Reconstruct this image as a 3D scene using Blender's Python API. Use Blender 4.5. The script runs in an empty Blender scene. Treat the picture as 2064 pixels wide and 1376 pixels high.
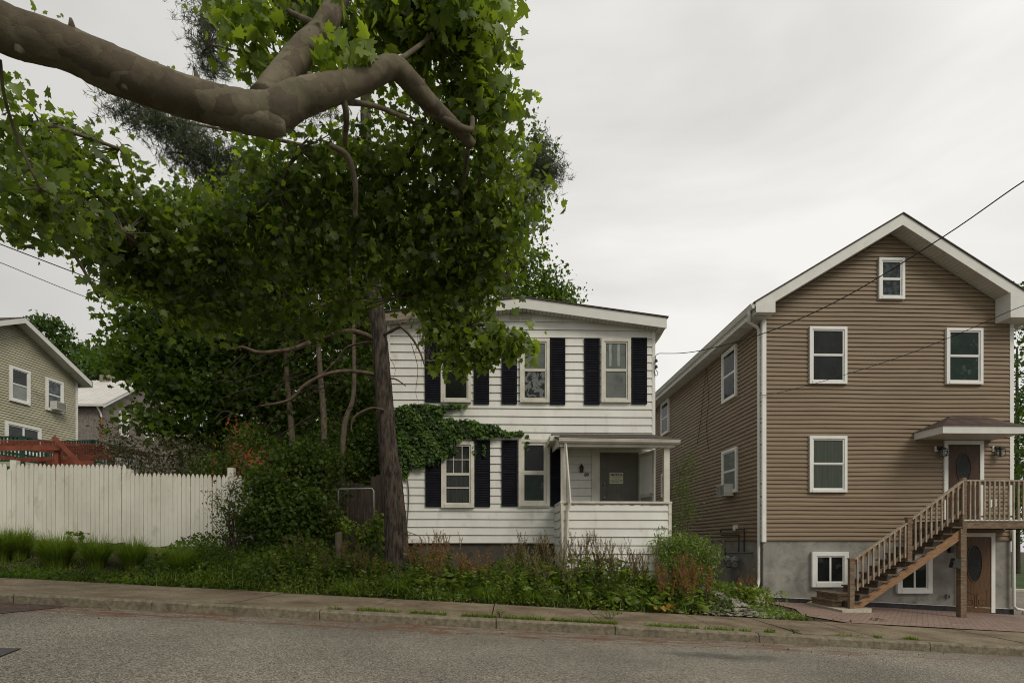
import bpy, math, random
import numpy as np
from mathutils import Vector, Matrix
R = math.radians
rnd = random.Random(7)
NR = np.random.RandomState(11)
S = bpy.context.scene
COL = S.collection
# ---------------------------------------------------------------- camera, sky, sun, exposure
EZ = 1.5                      # eye height
TH = R(1.8)                   # camera turned slightly right of the facades' normal
FP = 1130.0                   # focal length, in pixels of the 2064 px wide photo
HV = 1091.0                   # horizon row
cam = bpy.data.cameras.new('camera'); camo = bpy.data.objects.new('camera', cam); COL.objects.link(camo)
cam.sensor_width = 36.0; cam.lens = 36.0 * FP / 2064.0
cam.shift_y = (HV - 688.0) / 2064.0
cam.clip_start = 0.1; cam.clip_end = 1500
camo.location = (0, 0, EZ); camo.rotation_euler = (R(90), 0, -TH)
S.camera = camo
wd = bpy.data.worlds.new('World'); S.world = wd; wd.use_nodes = True
def build_world():
    nt = wd.node_tree; N = nt.nodes; L = nt.links; N.clear()
    out = N.new('ShaderNodeOutputWorld'); bg = N.new('ShaderNodeBackground')
    sky = N.new('ShaderNodeTexSky'); sky.sky_type = 'NISHITA'; sky.sun_disc = False
    sky.sun_elevation = R(48); sky.sun_rotation = R(60); sky.dust_density = 5; sky.air_density = 1.5
    hs = N.new('ShaderNodeHueSaturation'); hs.inputs['Saturation'].default_value = 0.05
    tc = N.new('ShaderNodeTexCoord')
    mp = N.new('ShaderNodeMapping'); mp.inputs['Scale'].default_value = (1.0, 1.0, 2.6)
    n1 = N.new('ShaderNodeTexNoise'); n1.inputs['Scale'].default_value = 1.5; n1.inputs['Detail'].default_value = 5; n1.inputs['Roughness'].default_value = 0.5; n1.inputs['Distortion'].default_value = 0.6
    cr = N.new('ShaderNodeValToRGB')
    cr.color_ramp.elements[0].position = 0.34; cr.color_ramp.elements[0].color = (5.5, 5.42, 5.2, 1)
    cr.color_ramp.elements[1].position = 0.62; cr.color_ramp.elements[1].color = (7.45, 7.36, 7.05, 1)
    # brighter cloud toward the hidden sun, at the right of the view
    dp = N.new('ShaderNodeVectorMath'); dp.operation = 'DOT_PRODUCT'
    dp.inputs[1].default_value = (math.sin(R(20)) * math.cos(R(22)), math.cos(R(20)) * math.cos(R(22)), math.sin(R(22)))
    mr = N.new('ShaderNodeMapRange'); mr.inputs[1].default_value = 0.55; mr.inputs[2].default_value = 1.0
    mr.inputs[3].default_value = 0.94; mr.inputs[4].default_value = 1.22
    ml = N.new('ShaderNodeVectorMath'); ml.operation = 'SCALE'
    mx = N.new('ShaderNodeMixRGB'); mx.inputs[0].default_value = 0.93
    L.new(tc.outputs['Generated'], mp.inputs[0]); L.new(mp.outputs[0], n1.inputs[0]); L.new(n1.outputs[0], cr.inputs[0])
    L.new(tc.outputs['Generated'], dp.inputs[0]); L.new(dp.outputs['Value'], mr.inputs[0])
    L.new(cr.outputs[0], ml.inputs[0]); L.new(mr.outputs[0], ml.inputs['Scale'])
    L.new(sky.outputs[0], hs.inputs['Color']); L.new(hs.outputs[0], mx.inputs[1]); L.new(ml.outputs[0], mx.inputs[2])
    L.new(mx.outputs[0], bg.inputs[0]); bg.inputs[1].default_value = 0.085
    L.new(bg.outputs[0], out.inputs[0])
build_world()
sl = bpy.data.lights.new('sun', 'SUN'); sl.energy = 1.5; sl.angle = R(25); sl.color = (1.0, 0.93, 0.80)
so = bpy.data.objects.new('sun', sl); COL.objects.link(so)
so.rotation_euler = (R(46), 0, R(38))
S.view_settings.view_transform = 'Standard'; S.view_settings.look = 'None'
S.view_settings.exposure = 0.26; S.view_settings.gamma = 1.0
S.render.engine = 'CYCLES'
S.cycles.use_denoising = True; S.cycles.max_bounces = 7; S.cycles.diffuse_bounces = 3; S.cycles.glossy_bounces = 3
S.cycles.transparent_max_bounces = 12; S.cycles.transmission_bounces = 4
S.cycles.use_adaptive_sampling = True; S.cycles.adaptive_threshold = 0.01
S.cycles.pixel_filter_type = 'BLACKMAN_HARRIS'; S.cycles.filter_width = 1.05
S.cycles.caustics_reflective = False; S.cycles.caustics_refractive = False

# ---------------------------------------------------------------- layout helpers (photo measurements -> metres)
Fv = Vector((math.sin(TH), math.cos(TH), 0)); Rv = Vector((math.cos(TH), -math.sin(TH), 0)); Uv = Vector((0, 0, 1))
def ray(u, v): return Fv * FP + Rv * (u - 1032.0) + Uv * (HV - v)
def W(u, v, Y):
    d = ray(u, v); return d * (Y / d.y) + Vector((0, 0, EZ))
def WX(u, v, X):
    d = ray(u, v); return d * (X / d.x) + Vector((0, 0, EZ))
def rect(u0, v0, u1, v1, Y):
    um = (u0 + u1) / 2; vm = (v0 + v1) / 2
    return W(u0, vm, Y).x, W(u1, vm, Y).x, W(um, v1, Y).z, W(um, v0, Y).z   # x0,x1,z0,z1
def sm(t): t = max(0.0, min(1.0, t)); return t * t * (3 - 2 * t)
BX = [-60, -6, -3, 0, 3, 5.2, 6.6, 60]; BH = [.62, .60, .42, .30, .34, .16, 0, 0]
def base(X): return EZ - 1.205 - 0.0572 * max(-40, min(34, X))
def gz(X, Y):
    z = base(X)
    if Y > 10.8:
        z += sm((Y - 10.8) / 2.6) * float(np.interp(X, BX, BH))
    if Y > 15:
        s = sm((5 - X) / 12.0)
        z += s * (0.10 * (min(Y, 60) - 15) + 0.22 * max(0, min(Y, 130) - 60))
    return z
# ---------------------------------------------------------------- materials
def M(name, c1, c2=None, scale=4.0, rough=0.8, bump=0.0, bscale=None, stretch=(1, 1, 1), detail=6, lo=0.35, hi=0.65, c3=None, s3=1.0, m3=(0.5, 0.7), spec=0.3, metal=0.0, dist=0.0):
    m = bpy.data.materials.new(name); m.use_nodes = True
    nt = m.node_tree; N = nt.nodes; L = nt.links; p = N['Principled BSDF']
    p.inputs['Roughness'].default_value = rough; p.inputs['Specular IOR Level'].default_value = spec; p.inputs['Metallic'].default_value = metal
    tc = N.new('ShaderNodeTexCoord'); mp = N.new('ShaderNodeMapping'); mp.inputs['Scale'].default_value = stretch
    L.new(tc.outputs['Object'], mp.inputs[0])
    n = N.new('ShaderNodeTexNoise'); n.inputs['Scale'].default_value = scale; n.inputs['Detail'].default_value = detail; n.inputs['Roughness'].default_value = 0.6; n.inputs['Distortion'].default_value = dist
    L.new(mp.outputs[0], n.inputs[0])
    cr = N.new('ShaderNodeValToRGB'); cr.color_ramp.elements[0].position = lo; cr.color_ramp.elements[1].position = hi
    c2 = c2 or c1
    cr.color_ramp.elements[0].color = (*c1, 1); cr.color_ramp.elements[1].color = (*c2, 1)
    L.new(n.outputs[0], cr.inputs[0]); last = cr.outputs[0]
    if c3:
        n3 = N.new('ShaderNodeTexNoise'); n3.inputs['Scale'].default_value = s3; n3.inputs['Detail'].default_value = 6; n3.inputs['Roughness'].default_value = 0.65
        L.new(mp.outputs[0], n3.inputs[0])
        r3 = N.new('ShaderNodeMapRange'); r3.inputs[1].default_value = m3[0]; r3.inputs[2].default_value = m3[1]
        L.new(n3.outputs[0], r3.inputs[0])
        mx = N.new('ShaderNodeMixRGB'); L.new(r3.outputs[0], mx.inputs[0]); L.new(last, mx.inputs[1]); mx.inputs[2].default_value = (*c3, 1); last = mx.outputs[0]
    L.new(last, p.inputs['Base Color'])
    if bump:
        nb = N.new('ShaderNodeTexNoise'); nb.inputs['Scale'].default_value = bscale or scale * 3; nb.inputs['Detail'].default_value = 5
        L.new(mp.outputs[0], nb.inputs[0]); b = N.new('ShaderNodeBump'); b.inputs['Strength'].default_value = bump; b.inputs['Distance'].default_value = 0.02
        L.new(nb.outputs[0], b.inputs['Height']); L.new(b.outputs[0], p.inputs['Normal'])
    return m
def M_leaf(name, cd, cl, trans=0.45, gloss=0.04, tcol=None):
    m = bpy.data.materials.new(name); m.use_nodes = True
    nt = m.node_tree; N = nt.nodes; L = nt.links; N.clear()
    out = N.new('ShaderNodeOutputMaterial'); at = N.new('ShaderNodeAttribute'); at.attribute_name = 'tint'
    cr = N.new('ShaderNodeValToRGB'); cr.color_ramp.elements[0].color = (*cd, 1); cr.color_ramp.elements[1].color = (*cl, 1)
    L.new(at.outputs['Fac'], cr.inputs[0])
    d = N.new('ShaderNodeBsdfDiffuse'); t = N.new('ShaderNodeBsdfTranslucent'); g = N.new('ShaderNodeBsdfGlossy'); g.inputs['Roughness'].default_value = 0.5
    g.inputs['Color'].default_value = (.9, .95, .9, 1)
    L.new(cr.outputs[0], d.inputs[0])
    mc = N.new('ShaderNodeMixRGB'); mc.blend_type = 'MULTIPLY'; mc.inputs[0].default_value = 1; mc.inputs[2].default_value = (*(tcol or (1.9, 2.1, .7)), 1)
    L.new(cr.outputs[0], mc.inputs[1]); L.new(mc.outputs[0], t.inputs[0])
    m1 = N.new('ShaderNodeMixShader'); m1.inputs[0].default_value = trans; L.new(d.outputs[0], m1.inputs[1]); L.new(t.outputs[0], m1.inputs[2])
    m2 = N.new('ShaderNodeMixShader'); m2.inputs[0].default_value = gloss; L.new(m1.outputs[0], m2.inputs[1]); L.new(g.outputs[0], m2.inputs[2])
    L.new(m2.outputs[0], out.inputs[0]); return m
def M_glass(name, rough=0.03, refl=1.0):
    m = bpy.data.materials.new(name); m.use_nodes = True
    nt = m.node_tree; N = nt.nodes; L = nt.links; N.clear()
    out = N.new('ShaderNodeOutputMaterial'); tr = N.new('ShaderNodeBsdfTransparent'); tr.inputs[0].default_value = (.82, .86, .84, 1)
    g = N.new('ShaderNodeBsdfGlossy'); g.inputs['Roughness'].default_value = rough
    fr = N.new('ShaderNodeFresnel'); fr.inputs[0].default_value = 1.6
    ml = N.new('ShaderNodeMath'); ml.operation = 'MULTIPLY'; ml.inputs[1].default_value = .5 * refl; L.new(fr.outputs[0], ml.inputs[0])
    tc = N.new('ShaderNodeTexCoord'); nz = N.new('ShaderNodeTexNoise'); nz.inputs['Scale'].default_value = 1.2; L.new(tc.outputs['Object'], nz.inputs[0])
    bp = N.new('ShaderNodeBump'); bp.inputs['Strength'].default_value = 0.25; bp.inputs['Distance'].default_value = 0.05; L.new(nz.outputs[0], bp.inputs['Height']); L.new(bp.outputs[0], g.inputs['Normal'])
    mx = N.new('ShaderNodeMixShader'); L.new(ml.outputs[0], mx.inputs[0]); L.new(tr.outputs[0], mx.inputs[1]); L.new(g.outputs[0], mx.inputs[2]); L.new(mx.outputs[0], out.inputs[0])
    return m
def M_brick(name, c1, c2, mortar, w, h, ms=0.01, bump=0.5, rot=(R(90), 0, 0), off=0.5):
    m = bpy.data.materials.new(name); m.use_nodes = True
    nt = m.node_tree; N = nt.nodes; L = nt.links; p = N['Principled BSDF']; p.inputs['Roughness'].default_value = .85
    tc = N.new('ShaderNodeTexCoord'); mp = N.new('ShaderNodeMapping'); mp.inputs['Rotation'].default_value = rot; L.new(tc.outputs['Object'], mp.inputs[0])
    b = N.new('ShaderNodeTexBrick'); b.inputs['Scale'].default_value = 1; b.inputs['Brick Width'].default_value = w; b.inputs['Row Height'].default_value = h
    b.inputs['Mortar Size'].default_value = ms; b.inputs['Mortar Smooth'].default_value = .2; b.offset = off
    b.inputs['Color1'].default_value = (*c1, 1); b.inputs['Color2'].default_value = (*c2, 1); b.inputs['Mortar'].default_value = (*mortar, 1)
    L.new(mp.outputs[0], b.inputs[0])
    n = N.new('ShaderNodeTexNoise'); n.inputs['Scale'].default_value = 9; n.inputs['Detail'].default_value = 6; L.new(tc.outputs['Object'], n.inputs[0])
    mr = N.new('ShaderNodeMapRange'); mr.inputs[3].default_value = .6; mr.inputs[4].default_value = 1.3; L.new(n.outputs[0], mr.inputs[0])
    ml = N.new('ShaderNodeVectorMath'); ml.operation = 'SCALE'; L.new(b.outputs[0], ml.inputs[0]); L.new(mr.outputs[0], ml.inputs['Scale']); L.new(ml.outputs[0], p.inputs['Base Color'])
    bp = N.new('ShaderNodeBump'); bp.inputs['Strength'].default_value = bump; bp.inputs['Distance'].default_value = .01; bp.invert = True; L.new(b.outputs['Fac'], bp.inputs['Height']); L.new(bp.outputs[0], p.inputs['Normal'])
    return m
def M_asphalt():
    m = bpy.data.materials.new('asphalt'); m.use_nodes = True
    nt = m.node_tree; N = nt.nodes; L = nt.links; p = N['Principled BSDF']; p.inputs['Roughness'].default_value = .88; p.inputs['Specular IOR Level'].default_value = .25
    tc = N.new('ShaderNodeTexCoord')
    v = N.new('ShaderNodeTexVoronoi'); v.inputs['Scale'].default_value = 95; L.new(tc.outputs['Object'], v.inputs[0])
    cr = N.new('ShaderNodeValToRGB'); e = cr.color_ramp.elements
    e[0].position = 0; e[0].color = (.05, .046, .037, 1); e[1].position = 1; e[1].color = (.38, .35, .29, 1)
    e2 = e.new(.45); e2.color = (.145, .132, .107, 1)
    sp = N.new('ShaderNodeSeparateColor'); L.new(v.outputs['Color'], sp.inputs[0]); L.new(sp.outputs[0], cr.inputs[0])
    # large uneven wear
    n = N.new('ShaderNodeTexNoise'); n.inputs['Scale'].default_value = .55; n.inputs['Detail'].default_value = 7; L.new(tc.outputs['Object'], n.inputs[0])
    mr = N.new('ShaderNodeMapRange'); mr.inputs[1].default_value = .3; mr.inputs[2].default_value = .7; mr.inputs[3].default_value = .72; mr.inputs[4].default_value = 1.2; L.new(n.outputs[0], mr.inputs[0])
    sc = N.new('ShaderNodeVectorMath'); sc.operation = 'SCALE'; L.new(cr.outputs[0], sc.inputs[0]); L.new(mr.outputs[0], sc.inputs['Scale'])
    # red-brown litter dust in the gutter: fades away from the kerb line
    sx = N.new('ShaderNodeSeparateXYZ'); L.new(tc.outputs['Object'], sx.inputs[0])
    g = N.new('ShaderNodeMapRange'); g.inputs[1].default_value = 7.55; g.inputs[2].default_value = 8.1; L.new(sx.outputs[1], g.inputs[0])
    n2 = N.new('ShaderNodeTexNoise'); n2.inputs['Scale'].default_value = 2.6; n2.inputs['Detail'].default_value = 9; n2.inputs['Roughness'].default_value = .75
    mp = N.new('ShaderNodeMapping'); mp.inputs['Scale'].default_value = (.6, 2.2, 1); L.new(tc.outputs['Object'], mp.inputs[0]); L.new(mp.outputs[0], n2.inputs[0])
    ad = N.new('ShaderNodeMath'); ad.operation = 'MULTIPLY_ADD'; L.new(g.outputs[0], ad.inputs[0]); ad.inputs[1].default_value = .20; L.new(n2.outputs[0], ad.inputs[2])
    r2 = N.new('ShaderNodeMapRange'); r2.inputs[1].default_value = .66; r2.inputs[2].default_value = .80; L.new(ad.outputs[0], r2.inputs[0])
    gx = N.new('ShaderNodeMapRange'); gx.inputs[1].default_value = 6.5; gx.inputs[2].default_value = 3.0; gx.inputs[3].default_value = .35; L.new(sx.outputs[0], gx.inputs[0])
    mm = N.new('ShaderNodeMath'); mm.operation = 'MULTIPLY'; L.new(r2.outputs[0], mm.inputs[0]); L.new(gx.outputs[0], mm.inputs[1])
    m2 = N.new('ShaderNodeMath'); m2.operation = 'MULTIPLY'; L.new(mm.outputs[0], m2.inputs[0]); L.new(g.outputs[0], m2.inputs[1]); m2.use_clamp = True
    m3 = N.new('ShaderNodeMath'); m3.operation = 'MULTIPLY'; L.new(m2.outputs[0], m3.inputs[0]); m3.inputs[1].default_value = 1.5; m3.use_clamp = True
    mx = N.new('ShaderNodeMixRGB'); L.new(m3.outputs[0], mx.inputs[0]); L.new(sc.outputs[0], mx.inputs[1]); mx.inputs[2].default_value = (.135, .076, .046, 1)
    # oil stain, an elongated blot
    vs = N.new('ShaderNodeMapping'); c = W(1470, 1313, 1); 
    vs.inputs['Location'].default_value = (-3.05 * .95, -7.35 * 2.6, 0); vs.inputs['Scale'].default_value = (.95, 2.6, 0)
    L.new(tc.outputs['Object'], vs.inputs[0])
    nn = N.new('ShaderNodeTexNoise'); nn.inputs['Scale'].default_value = 2.2; nn.inputs['Detail'].default_value = 5; L.new(tc.outputs['Object'], nn.inputs[0])
    ln = N.new('ShaderNodeVectorMath'); ln.operation = 'LENGTH'; L.new(vs.outputs[0], ln.inputs[0])
    a2 = N.new('ShaderNodeMath'); a2.operation = 'ADD'; L.new(ln.outputs['Value'], a2.inputs[0]); L.new(nn.outputs[0], a2.inputs[1])
    r4 = N.new('ShaderNodeMapRange'); r4.inputs[1].default_value = 1.35; r4.inputs[2].default_value = .75; r4.inputs[3].default_value = 0; r4.inputs[4].default_value = .6; L.new(a2.outputs[0], r4.inputs[0])
    mx2 = N.new('ShaderNodeMixRGB'); L.new(r4.outputs[0], mx2.inputs[0]); L.new(mx.outputs[0], mx2.inputs[1]); mx2.inputs[2].default_value = (.035, .033, .03, 1)
    L.new(mx2.outputs[0], p.inputs['Base Color'])
    bp = N.new('ShaderNodeBump'); bp.inputs['Strength'].default_value = .35; bp.inputs['Distance'].default_value = .006; L.new(v.outputs['Distance'], bp.inputs['Height']); L.new(bp.outputs[0], p.inputs['Normal'])
    return m
def M_bark_plane():   # plane-tree bark: jigsaw of olive, tan and grey plates
    m = bpy.data.materials.new('plane_bark'); m.use_nodes = True
    nt = m.node_tree; N = nt.nodes; L = nt.links; p = N['Principled BSDF']; p.inputs['Roughness'].default_value = .8; p.inputs['Specular IOR Level'].default_value = .2
    tc = N.new('ShaderNodeTexCoord'); n0 = N.new('ShaderNodeTexNoise'); n0.inputs['Scale'].default_value = 3.5; n0.inputs['Detail'].default_value = 4; L.new(tc.outputs['Object'], n0.inputs[0])
    mx0 = N.new('ShaderNodeMixRGB'); mx0.inputs[0].default_value = .35; L.new(tc.outputs['Object'], mx0.inputs[1]); L.new(n0.outputs['Color'], mx0.inputs[2])
    mp = N.new('ShaderNodeMapping'); mp.inputs['Scale'].default_value = (.7, 1, 1); L.new(mx0.outputs[0], mp.inputs[0])
    v = N.new('ShaderNodeTexVoronoi'); v.inputs['Scale'].default_value = 10; L.new(mp.outputs[0], v.inputs[0])
    sp = N.new('ShaderNodeSeparateColor'); L.new(v.outputs['Color'], sp.inputs[0])
    cr = N.new('ShaderNodeValToRGB'); e = cr.color_ramp.elements; e[0].color = (.088, .070, .048, 1); e[1].color = (.150, .126, .087, 1)
    a = e.new(.4); a.color = (.112, .090, .062, 1); b = e.new(.7); b.color = (.118, .104, .066, 1)
    L.new(sp.outputs[0], cr.inputs[0])
    n = N.new('ShaderNodeTexNoise'); n.inputs['Scale'].default_value = 2.5; n.inputs['Detail'].default_value = 9; n.inputs['Roughness'].default_value = .7; L.new(tc.outputs['Object'], n.inputs[0])
    mr = N.new('ShaderNodeMapRange'); mr.inputs[1].default_value = .3; mr.inputs[2].default_value = .7; mr.inputs[3].default_value = .55; mr.inputs[4].default_value = 1.35; L.new(n.outputs[0], mr.inputs[0])
    sc = N.new('ShaderNodeVectorMath'); sc.operation = 'SCALE'; L.new(cr.outputs[0], sc.inputs[0]); L.new(mr.outputs[0], sc.inputs['Scale']); 
    vb = N.new('ShaderNodeTexVoronoi'); vb.feature = 'DISTANCE_TO_EDGE'; vb.inputs['Scale'].default_value = 10; L.new(mp.outputs[0], vb.inputs[0])
    re = N.new('ShaderNodeMapRange'); re.inputs[1].default_value = 0; re.inputs[2].default_value = .02; re.inputs[3].default_value = .9; re.inputs[4].default_value = 1; L.new(vb.outputs['Distance'], re.inputs[0])
    s2 = N.new('ShaderNodeVectorMath'); s2.operation = 'SCALE'; L.new(sc.outputs[0], s2.inputs[0]); L.new(re.outputs[0], s2.inputs['Scale']); L.new(s2.outputs[0], p.inputs['Base Color'])
    ad = N.new('ShaderNodeMath'); ad.operation = 'ADD'; L.new(re.outputs[0], ad.inputs[0]); L.new(n.outputs[0], ad.inputs[1])
    bp = N.new('ShaderNodeBump'); bp.inputs['Strength'].default_value = .6; bp.inputs['Distance'].default_value = .02; L.new(ad.outputs[0], bp.inputs['Height']); L.new(bp.outputs[0], p.inputs['Normal'])
    return m
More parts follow.
